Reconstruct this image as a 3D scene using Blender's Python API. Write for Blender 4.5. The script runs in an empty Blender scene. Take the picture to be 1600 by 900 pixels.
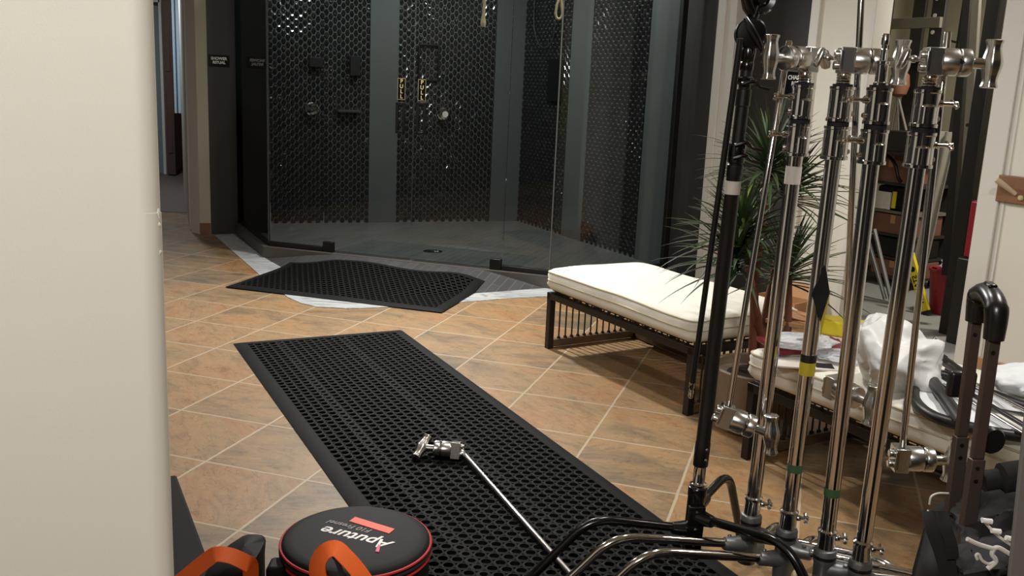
import bpy, bmesh, math, random
from mathutils import Vector, Matrix, noise
from math import sin, cos, pi, radians, sqrt

random.seed(7)
sc = bpy.context.scene
COL = sc.collection

# ------------------------------------------------------------------ camera
CAM_H = 1.3534
FPX = 1479.82
CAM_ROT = (radians(77.71766), radians(-2.53059), 0.0)
cam = bpy.data.cameras.new('camera')
cam.sensor_width = 36.0
cam.sensor_fit = 'HORIZONTAL'
cam.lens = FPX / 1600 * 36
cam.clip_start = 0.05
cam_ob = bpy.data.objects.new('camera', cam)
cam_ob.location = (0, 0, CAM_H)
cam_ob.rotation_euler = CAM_ROT
COL.objects.link(cam_ob)
sc.camera = cam_ob
from mathutils import Euler
MCAM = Euler(CAM_ROT, 'XYZ').to_matrix()
EYE = Vector((0, 0, CAM_H))


def ray(px, py):
    return MCAM @ Vector(((px - 800) / FPX, -(py - 450) / FPX, -1))


def on_z(px, py, z=0.0):
    """survey point: where the sight line meets the level plane z"""
    d = ray(px, py)
    return EYE + d * ((z - CAM_H) / d.z)


def on_y(px, py, y):
    """survey point: where the sight line meets the plane at depth y"""
    d = ray(px, py)
    return EYE + d * (y / d.y)


# the straight right-hand wall: origin, run (towards the camera) and outward direction
W0 = Vector((1.385, 6.49, 0))
WR = Vector((.525, -.851, 0)).normalized()
WD = Vector((.851, .525, 0)).normalized()


def wall_pt(t, d=0.0, z=0.0):
    return W0 + WR * t + WD * d + Vector((0, 0, z))


def on_wall(px, py, d=0.0):
    p0 = W0 + WD * d
    r = ray(px, py)
    return EYE + r * ((p0 - EYE).dot(WD) / r.dot(WD))


# ------------------------------------------------------------------ materials
MATS = {}


def nt(name):
    m = bpy.data.materials.new(name)
    m.use_nodes = True
    t = m.node_tree
    return m, t, t.nodes['Principled BSDF']


def srgb(r, g, b):
    f = lambda c: (c / 255 / 12.92) if c / 255 <= .04045 else ((c / 255 + .055) / 1.055) ** 2.4
    return (f(r), f(g), f(b), 1)


def mat(name, col, rough=.5, metal=0.0, mottle=.12, scale=30, bump=0.0, bscale=200, spec=.5, coat=0.0, sheen=0.0, trans=0.0):
    """principled surface with a little procedural mottling and grain"""
    m, t, p = nt(name)
    N, L = t.nodes, t.links
    tc = N.new('ShaderNodeTexCoord')
    n = N.new('ShaderNodeTexNoise')
    n.inputs['Scale'].default_value = scale
    n.inputs['Detail'].default_value = 4
    L.new(tc.outputs['Object'], n.inputs['Vector'])
    mx = N.new('ShaderNodeMix')
    mx.data_type = 'RGBA'
    c = srgb(*col) if max(col) > 1 else (*col, 1)
    mx.inputs['A'].default_value = tuple(v * (1 - mottle) for v in c[:3]) + (1,)
    mx.inputs['B'].default_value = tuple(min(1, v * (1 + mottle)) for v in c[:3]) + (1,)
    L.new(n.outputs['Fac'], mx.inputs['Factor'])
    L.new(mx.outputs['Result'], p.inputs['Base Color'])
    p.inputs['Roughness'].default_value = rough
    p.inputs['Metallic'].default_value = metal
    p.inputs['Specular IOR Level'].default_value = spec
    p.inputs['Coat Weight'].default_value = coat
    p.inputs['Sheen Weight'].default_value = sheen
    p.inputs['Transmission Weight'].default_value = trans
    if bump:
        b = N.new('ShaderNodeBump')
        n2 = N.new('ShaderNodeTexNoise')
        n2.inputs['Scale'].default_value = bscale
        n2.inputs['Detail'].default_value = 3
        L.new(tc.outputs['Object'], n2.inputs['Vector'])
        L.new(n2.outputs['Fac'], b.inputs['Height'])
        b.inputs['Strength'].default_value = bump
        b.inputs['Distance'].default_value = .004
        L.new(b.outputs['Normal'], p.inputs['Normal'])
    MATS[name] = m
    return m


def math_node(t, op, a, b=None):
    n = t.nodes.new('ShaderNodeMath')
    n.operation = op
    for i, v in enumerate((a, b)):
        if v is None:
            continue
        if isinstance(v, (int, float)):
            n.inputs[i].default_value = v
        else:
            t.links.new(v, n.inputs[i])
    return n.outputs[0]


def ramp(t, fac, stops):
    r = t.nodes.new('ShaderNodeValToRGB')
    el = r.color_ramp.elements
    while len(el) > 1:
        el.remove(el[-1])
    el[0].position = stops[0][0]
    el[0].color = stops[0][1]
    for pos, c in stops[1:]:
        e = el.new(pos)
        e.color = c
    t.links.new(fac, r.inputs['Fac'])
    return r.outputs['Color']


def slate_floor():
    """rough slate-look tiles, 40 cm, laid on the room's own skewed grid with pale grout"""
    m, t, p = nt('slate tile')
    N, L = t.nodes, t.links
    geo = N.new('ShaderNodeNewGeometry')
    T = 0.40
    o = Vector((-2.56453, 6.15322, 0))
    u = Vector((.95153, -.307555, 0))
    v = Vector((-.307555, -.95153, 0))

    def coord(d):
        dp = N.new('ShaderNodeVectorMath')
        dp.operation = 'DOT_PRODUCT'
        dp.inputs[1].default_value = d / T
        L.new(geo.outputs['Position'], dp.inputs[0])
        return math_node(t, 'ADD', dp.outputs['Value'], -o.dot(d) / T)
    cu, cv = coord(u), coord(v)
    # wobble of the chipped tile edges
    wn = N.new('ShaderNodeTexNoise')
    wn.inputs['Scale'].default_value = 14
    wn.inputs['Detail'].default_value = 4
    L.new(geo.outputs['Position'], wn.inputs['Vector'])
    wob = math_node(t, 'MULTIPLY', math_node(t, 'SUBTRACT', wn.outputs['Fac'], .5), .016)
    du = math_node(t, 'PINGPONG', math_node(t, 'ADD', cu, wob), .5)
    dv = math_node(t, 'PINGPONG', math_node(t, 'ADD', cv, wob), .5)
    edge = math_node(t, 'MINIMUM', du, dv)
    grout = N.new('ShaderNodeMapRange')
    grout.inputs['From Min'].default_value = .0085
    grout.inputs['From Max'].default_value = .0145
    L.new(edge, grout.inputs['Value'])
    cell = N.new('ShaderNodeCombineXYZ')
    L.new(math_node(t, 'FLOOR', cu), cell.inputs[0])
    L.new(math_node(t, 'FLOOR', cv), cell.inputs[1])
    wht = N.new('ShaderNodeTexWhiteNoise')
    L.new(cell.outputs[0], wht.inputs['Vector'])
    # clouds inside each tile, offset and stretched per tile
    off = N.new('ShaderNodeVectorMath')
    off.operation = 'SCALE'
    L.new(wht.outputs['Color'], off.inputs[0])
    off.inputs['Scale'].default_value = 30
    pos = N.new('ShaderNodeVectorMath')
    pos.operation = 'ADD'
    L.new(geo.outputs['Position'], pos.inputs[0])
    L.new(off.outputs[0], pos.inputs[1])
    # each tile's bedding runs its own way: quarter-turn some of the tiles
    rot = N.new('ShaderNodeVectorRotate')
    rot.rotation_type = 'Z_AXIS'
    L.new(pos.outputs[0], rot.inputs['Vector'])
    L.new(math_node(t, 'MULTIPLY', wht.outputs['Value'], 1.3), rot.inputs['Angle'])
    mp = N.new('ShaderNodeMapping')
    mp.inputs['Scale'].default_value = (2.0, 5.2, 1)
    L.new(rot.outputs[0], mp.inputs['Vector'])
    cl = N.new('ShaderNodeTexNoise')
    cl.inputs['Scale'].default_value = 1.1
    cl.inputs['Detail'].default_value = 12
    cl.inputs['Roughness'].default_value = .60
    cl.inputs['Distortion'].default_value = .9
    L.new(mp.outputs[0], cl.inputs['Vector'])
    wh2 = N.new('ShaderNodeTexNoise')
    wh2.inputs['Scale'].default_value = 1.9
    wh2.inputs['Detail'].default_value = 6
    wh2.inputs['Distortion'].default_value = 1.2
    L.new(pos.outputs[0], wh2.inputs['Vector'])
    tone = math_node(t, 'ADD', math_node(t, 'MULTIPLY', wht.outputs['Value'], .26),
                     math_node(t, 'ADD', math_node(t, 'MULTIPLY', cl.outputs['Fac'], .85), math_node(t, 'MULTIPLY', wh2.outputs['Fac'], .55)))
    col = ramp(t, math_node(t, 'SUBTRACT', tone, .31), [
        (.16, srgb(88, 79, 65)), (.30, srgb(113, 97, 75)), (.40, srgb(132, 109, 80)), (.50, srgb(146, 119, 85)),
        (.60, srgb(152, 120, 83)), (.72, srgb(150, 111, 75)), (.88, srgb(132, 93, 64))])
    vein = N.new('ShaderNodeTexNoise')
    vein.inputs['Scale'].default_value = 2.3
    vein.inputs['Detail'].default_value = 13
    vein.inputs['Roughness'].default_value = .68
    vein.inputs['Distortion'].default_value = 1.4
    L.new(mp.outputs[0], vein.inputs['Vector'])
    vm = N.new('ShaderNodeMapRange')
    vm.inputs['From Min'].default_value = .28
    vm.inputs['From Max'].default_value = .50
    vm.inputs['To Min'].default_value = .60
    L.new(vein.outputs['Fac'], vm.inputs['Value'])
    dk = N.new('ShaderNodeMix')
    dk.data_type = 'RGBA'
    dk.blend_type = 'MULTIPLY'
    dk.inputs['Factor'].default_value = 1
    L.new(col, dk.inputs['A'])
    L.new(vm.outputs[0], dk.inputs['B'])
    # hairline cracks and fine pitting of the stone face
    ck = N.new('ShaderNodeTexNoise')
    ck.inputs['Scale'].default_value = 3.4
    ck.inputs['Detail'].default_value = 5
    ck.inputs['Distortion'].default_value = .8
    L.new(mp.outputs[0], ck.inputs['Vector'])
    ridge = N.new('ShaderNodeMapRange')
    ridge.inputs['From Max'].default_value = .014
    ridge.inputs['To Min'].default_value = .66
    L.new(math_node(t, 'ABSOLUTE', math_node(t, 'SUBTRACT', ck.outputs['Fac'], .5)), ridge.inputs['Value'])
    pit = N.new('ShaderNodeTexNoise')
    pit.inputs['Scale'].default_value = 38
    pit.inputs['Detail'].default_value = 8
    pit.inputs['Roughness'].default_value = .7
    L.new(geo.outputs['Position'], pit.inputs['Vector'])
    pr = N.new('ShaderNodeMapRange')
    pr.inputs['From Min'].default_value = .3
    pr.inputs['From Max'].default_value = .65
    pr.inputs['To Min'].default_value = .86
    pr.inputs['To Max'].default_value = 1.07
    L.new(pit.outputs['Fac'], pr.inputs['Value'])
    wear = math_node(t, 'MULTIPLY', ridge.outputs[0], pr.outputs[0])
    d2 = N.new('ShaderNodeMix')
    d2.data_type = 'RGBA'
    d2.blend_type = 'MULTIPLY'
    d2.inputs['Factor'].default_value = 1
    L.new(dk.outputs['Result'], d2.inputs['A'])
    L.new(wear, d2.inputs['B'])
    dk = d2
    gm = N.new('ShaderNodeMix')
    gm.data_type = 'RGBA'
    gm.inputs['A'].default_value = srgb(168, 152, 128)
    L.new(dk.outputs['Result'], gm.inputs['B'])
    L.new(grout.outputs[0], gm.inputs['Factor'])
    L.new(gm.outputs['Result'], p.inputs['Base Color'])
    p.inputs['Roughness'].default_value = .5
    p.inputs['Specular IOR Level'].default_value = .35
    h = math_node(t, 'ADD', math_node(t, 'MULTIPLY', cl.outputs['Fac'], .7), math_node(t, 'MULTIPLY', grout.outputs[0], .22))
    b = N.new('ShaderNodeBump')
    b.inputs['Strength'].default_value = .45
    b.inputs['Distance'].default_value = .008
    L.new(h, b.inputs['Height'])
    L.new(b.outputs['Normal'], p.inputs['Normal'])
    return m


def plank_tile(name, c1, c2, mortar, ang, w=.30, h=.06, rough=.35):
    """narrow plank-shaped floor tiles with pale joints"""
    m, t, p = nt(name)
    N, L = t.nodes, t.links
    geo = N.new('ShaderNodeNewGeometry')
    mp = N.new('ShaderNodeMapping')
    mp.inputs['Rotation'].default_value = (0, 0, ang)
    L.new(geo.outputs['Position'], mp.inputs['Vector'])
    b = N.new('ShaderNodeTexBrick')
    b.inputs['Scale'].default_value = 1
    b.inputs['Brick Width'].default_value = w
    b.inputs['Row Height'].default_value = h
    b.inputs['Mortar Size'].default_value = .0014
    b.inputs['Color1'].default_value = srgb(*c1)
    b.inputs['Color2'].default_value = srgb(*c2)
    b.inputs['Mortar'].default_value = srgb(*mortar)
    L.new(mp.outputs[0], b.inputs['Vector'])
    L.new(b.outputs['Color'], p.inputs['Base Color'])
    p.inputs['Roughness'].default_value = rough
    bp = N.new('ShaderNodeBump')
    bp.inputs['Strength'].default_value = .3
    bp.inputs['Distance'].default_value = .002
    L.new(b.outputs['Fac'], bp.inputs['Height'])
    bp.invert = True
    L.new(bp.outputs['Normal'], p.inputs['Normal'])
    return m


def marble_strip():
    m, t, p = nt('grey marble border')
    N, L = t.nodes, t.links
    geo = N.new('ShaderNodeNewGeometry')
    mp = N.new('ShaderNodeMapping')
    mp.inputs['Rotation'].default_value = (0, 0, radians(55))
    mp.inputs['Scale'].default_value = (1.2, 9, 1)
    L.new(geo.outputs['Position'], mp.inputs['Vector'])
    n = N.new('ShaderNodeTexNoise')
    n.inputs['Scale'].default_value = 1.8
    n.inputs['Detail'].default_value = 8
    n.inputs['Distortion'].default_value = .6
    L.new(mp.outputs[0], n.inputs['Vector'])
    c = ramp(t, n.outputs['Fac'], [(.3, srgb(150, 155, 156)), (.47, srgb(190, 194, 194)), (.5, srgb(120, 126, 130)), (.53, srgb(186, 190, 190)), (.8, srgb(202, 204, 202))])
    L.new(c, p.inputs['Base Color'])
    p.inputs['Roughness'].default_value = .35
    return m


def glass_mat(name, tint=(.93, .95, .95), ior=1.34):
    m, t, p = nt(name)
    N, L = t.nodes, t.links
    N.remove(p)
    out = N['Material Output']
    tr = N.new('ShaderNodeBsdfTransparent')
    tr.inputs['Color'].default_value = (*tint, 1)
    gl = N.new('ShaderNodeBsdfGlossy')
    gl.inputs['Roughness'].default_value = .015
    gl.inputs['Color'].default_value = (.92, .96, .97, 1)
    fr = N.new('ShaderNodeFresnel')
    fr.inputs['IOR'].default_value = ior
    mx = N.new('ShaderNodeMixShader')
    L.new(fr.outputs[0], mx.inputs[0])
    L.new(tr.outputs[0], mx.inputs[1])
    L.new(gl.outputs[0], mx.inputs[2])
    L.new(mx.outputs[0], out.inputs['Surface'])
    return m


def film_mat(name, col, alpha):
    """thin clear plastic: part see-through, part glossy"""
    m, t, p = nt(name)
    N, L = t.nodes, t.links
    tc = N.new('ShaderNodeTexCoord')
    n = N.new('ShaderNodeTexNoise')
    n.inputs['Scale'].default_value = 22
    n.inputs['Detail'].default_value = 5
    L.new(tc.outputs['Object'], n.inputs['Vector'])
    b = N.new('ShaderNodeBump')
    b.inputs['Strength'].default_value = .9
    b.inputs['Distance'].default_value = .02
    L.new(n.outputs['Fac'], b.inputs['Height'])
    L.new(b.outputs['Normal'], p.inputs['Normal'])
    p.inputs['Base Color'].default_value = srgb(*col)
    p.inputs['Roughness'].default_value = .18
    p.inputs['Alpha'].default_value = alpha
    return m


M_FLOOR = slate_floor()
M_RAMP = plank_tile('dark plank tile', (66, 67, 68), (76, 77, 78), (112, 112, 110), radians(-72))
M_SHOWERFLOOR = plank_tile('shower plank tile', (94, 94, 91), (106, 105, 101), (150, 149, 144), radians(-72))
M_STRIP = marble_strip()
M_GLASS = glass_mat('clear shower glass')
M_WALL = mat('warm white paint', (220, 217, 206), .6, mottle=.02, scale=3, bump=.05, bscale=300)
M_TRIMW = mat('white gloss trim', (214, 212, 206), .4, mottle=.02)
M_OLIVE = mat('beige wall paint', (188, 184, 162), .65, mottle=.03, scale=4)
M_STORE = mat('storeroom wall paint', (150, 144, 124), .7, mottle=.06, scale=3)
M_DARKWALL = mat('charcoal wall tile', (52, 53, 53), .42, mottle=.06, scale=3)
M_DARKWALL2 = mat('charcoal painted wall', (44, 42, 40), .6, mottle=.05, scale=3)
M_SMOOTH = mat('smooth grey wall slab', (92, 95, 94), .3, mottle=.05, scale=2)
M_CURB = mat('dark brown stone curb', (84, 80, 76), .4, mottle=.08, scale=12)
M_HEX = mat('glossy black hex tile', (30, 31, 31), .10, mottle=.1, scale=8, spec=.6)
M_GROUT = mat('grey hex grout', (118, 118, 115), .7)
M_BLACKMETAL = mat('matt black metal', (13, 13, 13), .42, mottle=.1, spec=.5)
M_BLACKGLOSS = mat('gloss black paint', (9, 9, 10), .22, mottle=.1, spec=.6)
M_CASE = mat('matt black case shell', (16, 16, 18), .75, mottle=.1, spec=.2)
M_BRONZE = mat('dark bronze frame paint', (24, 20, 17), .45, mottle=.12)
M_BRONZE2 = mat('brown powder coat', (92, 72, 52), .5, mottle=.1)
M_CHROME = mat('polished chrome', (.66, .65, .64), .10, 1.0, mottle=.03, scale=15)
M_ALU = mat('worn cast aluminium', (.60, .59, .57), .26, 1.0, mottle=.12, scale=40, bump=.06, bscale=300)
M_CAST = mat('grey cast base metal', (.23, .235, .235), .42, .75, mottle=.15, scale=40)
M_ROD = mat('satin steel rod', (.80, .79, .78), .3, 1.0, mottle=.04)
M_RUBBER = mat('black rubber', (13, 14, 15), .7, mottle=.15, scale=25, bump=.15, bscale=500, spec=.16)
M_RUBBERBASE = mat('black rubber underside', (10, 10, 10), .8)
M_CUSHION = mat('cream cushion canvas', (230, 228, 216), .8, mottle=.03, scale=6, bump=.12, bscale=500, sheen=.2)
M_PIPING = mat('cream piping', (196, 186, 160), .8)
M_LEAF = mat('dark green leaf', (50, 66, 38), .42, mottle=.35, scale=6)
M_LEAF2 = mat('bright green leaf', (104, 132, 52), .45, mottle=.25, scale=6)
M_TRUNK = mat('red-brown cane', (104, 58, 40), .7, mottle=.25, scale=18, bump=.3, bscale=60)
M_POT = mat('taupe ceramic', (132, 116, 98), .5, mottle=.05)
M_SOIL = mat('dark soil', (48, 36, 28), .95, mottle=.4, scale=60)
M_ORANGE = mat('orange webbing', (232, 100, 28), .62, mottle=.06, bump=.2, bscale=600)
M_ORANGE2 = mat('coral print', (232, 92, 66), .6, mottle=.03)
M_RED = mat('red piping', (176, 34, 36), .45, mottle=.08)
M_NYLON = mat('black nylon', (15, 15, 17), .68, mottle=.12, scale=30, bump=.12, bscale=700, spec=.25)
M_BLACKCLOTH = mat('black jersey cloth', (17, 18, 21), .9, mottle=.15, scale=10)
M_WHITE = mat('white print', (232, 230, 226), .6, mottle=.02)
M_CORD = mat('white cord', (206, 203, 196), .7, mottle=.05)
M_GREYPRINT = mat('grey print', (120, 118, 114), .6, mottle=.03)
M_PINK = mat('pink print', (214, 90, 120), .6, mottle=.03)
M_GOLD = mat('pale gold lettering', (190, 180, 130), .5, mottle=.04)
M_HANDLE = mat('brown-grey anodised tube', (94, 80, 74), .38, .55, mottle=.05)
M_PLASTIC = mat('black handle plastic', (22, 22, 23), .3, mottle=.05)
M_BAGWHITE = mat('white plastic bag', (224, 224, 222), .4, mottle=.04, scale=5)
M_FILM = film_mat('clear plastic film', (225, 230, 234), .62)
M_BURG = mat('burgundy folder', (116, 24, 40), .35, mottle=.1)
M_PAPER = mat('magazine paper', (216, 208, 200), .5, mottle=.05)
M_CARD = mat('brown cardboard', (182, 134, 92), .75, mottle=.06, scale=12)
M_TERRA = mat('terracotta cardboard', (122, 82, 66), .75, mottle=.08, scale=12)
M_YELLOW = mat('safety yellow', (216, 196, 40), .45, mottle=.05)
M_REDPLASTIC = mat('red bin plastic', (124, 22, 36), .35, mottle=.06)
M_CONCRETE = mat('grey concrete', (134, 134, 132), .75, mottle=.14, scale=6)
M_HALLFLOOR = mat('dark hall tile', (98, 88, 82), .55, mottle=.18, scale=9)
M_STEELGREY = mat('grey steel angle', (128, 124, 114), .45, .3, mottle=.1)
M_DARKSTEEL = mat('dark steel angle', (44, 42, 40), .5, mottle=.12)
M_GREYTUBE = mat('dull grey tube', (150, 150, 150), .4, .6, mottle=.05)
M_SHEET = mat('grey plastic sheet', (158, 154, 144), .35, mottle=.08)
M_BROWNWOOD = mat('brown wood', (130, 92, 66), .5, mottle=.2, scale=12)
M_TANWOOD = mat('tan baseboard wood', (168, 130, 92), .5, mottle=.12, scale=10)
M_PEG = mat('pale wood peg', (196, 172, 146), .5, mottle=.08)
M_DOORBROWN = mat('dark brown door', (88, 68, 60), .5, mottle=.1, scale=4)
M_BLUEPANEL = mat('frosted blue-grey glass', (128, 142, 144), .35, mottle=.06, scale=2)
M_PALEBLUE = mat('pale blue window light', (200, 222, 236), .3, mottle=.03)  # pale colour stands in for window light
M_CRYSTAL = mat('faceted bright chrome', (.86, .86, .86), .06, 1.0, mottle=.05)
M_ROPE = mat('natural rope', (206, 186, 150), .85, mottle=.2, scale=120, bump=.5, bscale=250)
M_TAPEW = mat('white tape', (206, 198, 190), .6, mottle=.06)
M_TAPEG = mat('green tape', (62, 92, 60), .6, mottle=.08)
M_TAPEB = mat('black tape', (20, 20, 20), .5)
M_TAPEY = mat('yellow tape', (196, 178, 48), .5, mottle=.06)
M_GREYBOARD = mat('grey board', (98, 94, 90), .7, mottle=.03)
M_SCRIM = mat('white scrim cloth', (222, 224, 226), .7, mottle=.03, scale=8)
M_CEIL = mat('ceiling paint', (214, 208, 194), .8, mottle=.02)
M_BLACKBOARD = mat('black slate panel', (14, 15, 16), .35, mottle=.1)
M_COPPER = mat('copper brown cloth', (126, 84, 62), .6, mottle=.15)

# ------------------------------------------------------------------ mesh builder
UP = Vector((0, 0, 1))


def frame(z, x=None):
    """rotation matrix whose +Z is z"""
    z = Vector(z).normalized()
    if x is None:
        x = Vector((1, 0, 0)) if abs(z.x) < .9 else Vector((0, 1, 0))
    x = Vector(x)
    y = z.cross(x).normalized()
    x = y.cross(z).normalized()
    return Matrix((x, y, z)).transposed()


def place(loc, rot=None):
    m = Matrix.Translation(Vector(loc))
    if rot is not None:
        m = m @ rot.to_4x4()
    return m


class G:
    """collects shapes, then links them as one mesh object"""

    def __init__(self):
        self.v, self.f, self.mi = [], [], []
        self.cur = 0

    def add(self, vs, fs, M=None):
        b = len(self.v)
        if M is not None:
            vs = [M @ Vector(p) for p in vs]
        self.v += [tuple(p) for p in vs]
        self.f += [tuple(b + i for i in f) for f in fs]
        self.mi += [self.cur] * len(fs)
        return self

    def box(self, c, s, M=None):
        x, y, z = c
        a, b, h = (k / 2 for k in s)
        vs = [(x + i * a, y + j * b, z + k * h) for k in (-1, 1) for j in (-1, 1) for i in (-1, 1)]
        return self.add(vs, [(0, 2, 3, 1), (4, 5, 7, 6), (0, 1, 5, 4), (2, 6, 7, 3), (0, 4, 6, 2), (1, 3, 7, 5)], M)

    def bar(self, p0, p1, w, h, up=UP):
        """rectangular bar from p0 to p1 (w across, h along up)"""
        p0, p1 = Vector(p0), Vector(p1)
        d = (p1 - p0)
        z = d.normalized()
        x = Vector(up).cross(z)
        if x.length < 1e-4:
            x = Vector((1, 0, 0)).cross(z)
        x.normalize()
        R = Matrix((x, z.cross(x), z)).transposed()
        return self.box((0, 0, d.length / 2), (w, h, d.length), place(p0, R))

    def tube(self, pts, r, n=12, cap=True, M=None):
        pts = [Vector(p) for p in pts]
        k = len(pts)
        rs = list(r) if isinstance(r, (list, tuple)) else [r] * k
        tang = []
        for i in range(k):
            a = pts[min(i + 1, k - 1)] - pts[max(i - 1, 0)]
            tang.append(a.normalized() if a.length else UP)
        nrm = tang[0].orthogonal().normalized()
        vs, fs = [], []
        for i in range(k):
            nrm = (nrm - tang[i] * nrm.dot(tang[i]))
            nrm = nrm.normalized() if nrm.length > 1e-6 else tang[i].orthogonal().normalized()
            bn = tang[i].cross(nrm)
            for j in range(n):
                a = 2 * pi * j / n
                vs.append(pts[i] + (nrm * cos(a) + bn * sin(a)) * rs[i])
        for i in range(k - 1):
            for j in range(n):
                fs.append((i * n + j, i * n + (j + 1) % n, (i + 1) * n + (j + 1) % n, (i + 1) * n + j))
        if cap:
            fs.append(tuple(reversed(range(n))))
            fs.append(tuple((k - 1) * n + j for j in range(n)))
        return self.add(vs, fs, M)

    def cyl(self, p0, p1, r, r1=None, n=20):
        return self.tube([p0, p1], [r, r if r1 is None else r1], n)

    def lathe(self, prof, n=28, M=None, lobes=0, depth=0.0):
        vs, fs = [], []
        k = len(prof)
        for r, z in prof:
            for j in range(n):
                a = 2 * pi * j / n
                q = r * (1 - depth * (.5 + .5 * cos(lobes * a))) if lobes else r
                vs.append((q * cos(a), q * sin(a), z))
        for i in range(k - 1):
            for j in range(n):
                fs.append((i * n + j, i * n + (j + 1) % n, (i + 1) * n + (j + 1) % n, (i + 1) * n + j))
        fs.append(tuple(reversed(range(n))))
        fs.append(tuple((k - 1) * n + j for j in range(n)))
        return self.add(vs, fs, M)

    def prism(self, poly, z0, z1, M=None):
        n = len(poly)
        area = sum(poly[i][0] * poly[(i + 1) % n][1] - poly[(i + 1) % n][0] * poly[i][1] for i in range(n))
        if area < 0:
            poly = list(reversed(poly))
        vs = [(p[0], p[1], z0) for p in poly] + [(p[0], p[1], z1) for p in poly]
        fs = [tuple(reversed(range(n))), tuple(range(n, 2 * n))]
        fs += [(i, (i + 1) % n, n + (i + 1) % n, n + i) for i in range(n)]
        return self.add(vs, fs, M)

    def grid(self, fn, nu, nv, thick=0.0):
        """sheet fn(u, v) -> point; with thickness along -normal approx (0,0,-thick)"""
        vs = [Vector(fn(i / nu, j / nv)) for j in range(nv + 1) for i in range(nu + 1)]
        q = lambda i, j: j * (nu + 1) + i
        fs = [(q(i, j), q(i + 1, j), q(i + 1, j + 1), q(i, j + 1)) for j in range(nv) for i in range(nu)]
        if thick:
            # offset along averaged normals
            nr = [Vector((0, 0, 0)) for _ in vs]
            for f in fs:
                a = (vs[f[1]] - vs[f[0]]).cross(vs[f[3]] - vs[f[0]])
                for i in f:
                    nr[i] += a
            m = len(vs)
            low = [vs[i] - nr[i].normalized() * thick if nr[i].length else vs[i] for i in range(m)]
            fs2 = [tuple(reversed([i + m for i in f])) for f in fs]
            rim = [q(i, 0) for i in range(nu)] + [q(nu, j) for j in range(nv)] + [q(i, nv) for i in range(nu, 0, -1)] + [q(0, j) for j in range(nv, 0, -1)]
            sides = [(rim[(i + 1) % len(rim)], rim[i], rim[i] + m, rim[(i + 1) % len(rim)] + m) for i in range(len(rim))]
            return self.add(vs + low, fs + fs2 + sides)
        return self.add(vs, fs)

    def blob(self, c, rad, seed=0, amp=.25, sub=4, freq=2.0, floor=None, M=None, ridge=False):
        bm = bmesh.new()
        bmesh.ops.create_icosphere(bm, subdivisions=sub, radius=1)
        c = Vector(c)
        sd = Vector((seed * 7.3, seed * 3.1, seed * 1.7))
        vs = []
        for v in bm.verts:
            p = v.co.copy()
            if ridge:
                k = 1 + amp * (noise.turbulence(p * freq + sd, 4, True) - .5)
            else:
                k = 1 + amp * noise.fractal(p * freq + sd, .8, 2.1, 4)
            q = Vector((p.x * rad[0], p.y * rad[1], p.z * rad[2])) * k
            if M is not None:
                q = M @ q
            q += c
            if floor is not None and q.z < floor:
                q.z = floor
            vs.append(q)
        fs = [tuple(v.index for v in f.verts) for f in bm.faces]
        bm.free()
        return self.add(vs, fs)

    def build(self, name, mats, parent=None, bevel=0.0, seg=2, sharp=38, smooth=True, mod=None):
        me = bpy.data.meshes.new(name)
        off = Vector(parent_world(parent)) if parent is not None else Vector((0, 0, 0))
        me.from_pydata([tuple(Vector(p) - off) for p in self.v], [], self.f)
        for m in (mats if isinstance(mats, (list, tuple)) else [mats]):
            me.materials.append(m)
        if any(self.mi):
            me.polygons.foreach_set('material_index', self.mi)
        me.update()
        if smooth:
            me.polygons.foreach_set('use_smooth', [True] * len(me.polygons))
            me.set_sharp_from_angle(angle=radians(sharp))
        o = bpy.data.objects.new(name, me)
        COL.objects.link(o)
        if parent is not None:
            o.parent = parent
        if bevel:
            b = o.modifiers.new('bevel', 'BEVEL')
            b.width = bevel
            b.segments = seg
            b.limit_method = 'ANGLE'
            b.angle_limit = radians(40)
            b.harden_normals = False
        return o


def parent_world(p):
    v = Vector((0, 0, 0))
    while p is not None:
        v += p.location
        p = p.parent
    return v


def thing(name, label, cat, loc, group=None):
    o = bpy.data.objects.new(name, None)
    o.empty_display_size = .1
    o.location = loc
    COL.objects.link(o)
    o['label'] = label
    o['category'] = cat
    if group:
        o['group'] = group
    return o


def tag(o, label, cat, group=None):
    o['label'] = label
    o['category'] = cat
    if group:
        o['group'] = group
    return o


def struct(name, g, m, **k):
    o = g.build(name, m, **k)
    o['kind'] = 'structure'
    return o


def recentre(o):
    """move a top-level mesh's origin to its base"""
    me = o.data
    xs = [v.co for v in me.vertices]
    c = Vector(((min(v.x for v in xs) + max(v.x for v in xs)) / 2, (min(v.y for v in xs) + max(v.y for v in xs)) / 2, min(v.z for v in xs)))
    me.transform(Matrix.Translation(-c))
    o.location = c
    return o


def text(body, size, M, m, name, parent, depth=.0006, weight=0.0, shear=0.0, spacing=1.0, line=1.0, align='CENTER'):
    cu = bpy.data.curves.new(name, 'FONT')
    cu.body = body
    cu.size = size
    cu.extrude = depth
    cu.offset = weight
    cu.shear = shear
    cu.space_character = spacing
    cu.space_line = line
    cu.align_x = align
    cu.align_y = 'CENTER'
    t = bpy.data.objects.new(name, cu)
    COL.objects.link(t)
    bpy.context.view_layer.update()
    me = bpy.data.meshes.new_from_object(t.evaluated_get(bpy.context.evaluated_depsgraph_get()))
    bpy.data.objects.remove(t)
    me.transform(M)
    me.transform(Matrix.Translation(-parent_world(parent)))
    me.materials.clear()
    me.materials.append(m)
    me.name = name
    o = bpy.data.objects.new(name, me)
    COL.objects.link(o)
    o.parent = parent
    return o


def arc(c, r, a0, a1, n, ux, uy):
    c, ux, uy = Vector(c), Vector(ux), Vector(uy)
    return [c + (ux * cos(a0 + (a1 - a0) * i / n) + uy * sin(a0 + (a1 - a0) * i / n)) * r for i in range(n + 1)]


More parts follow.
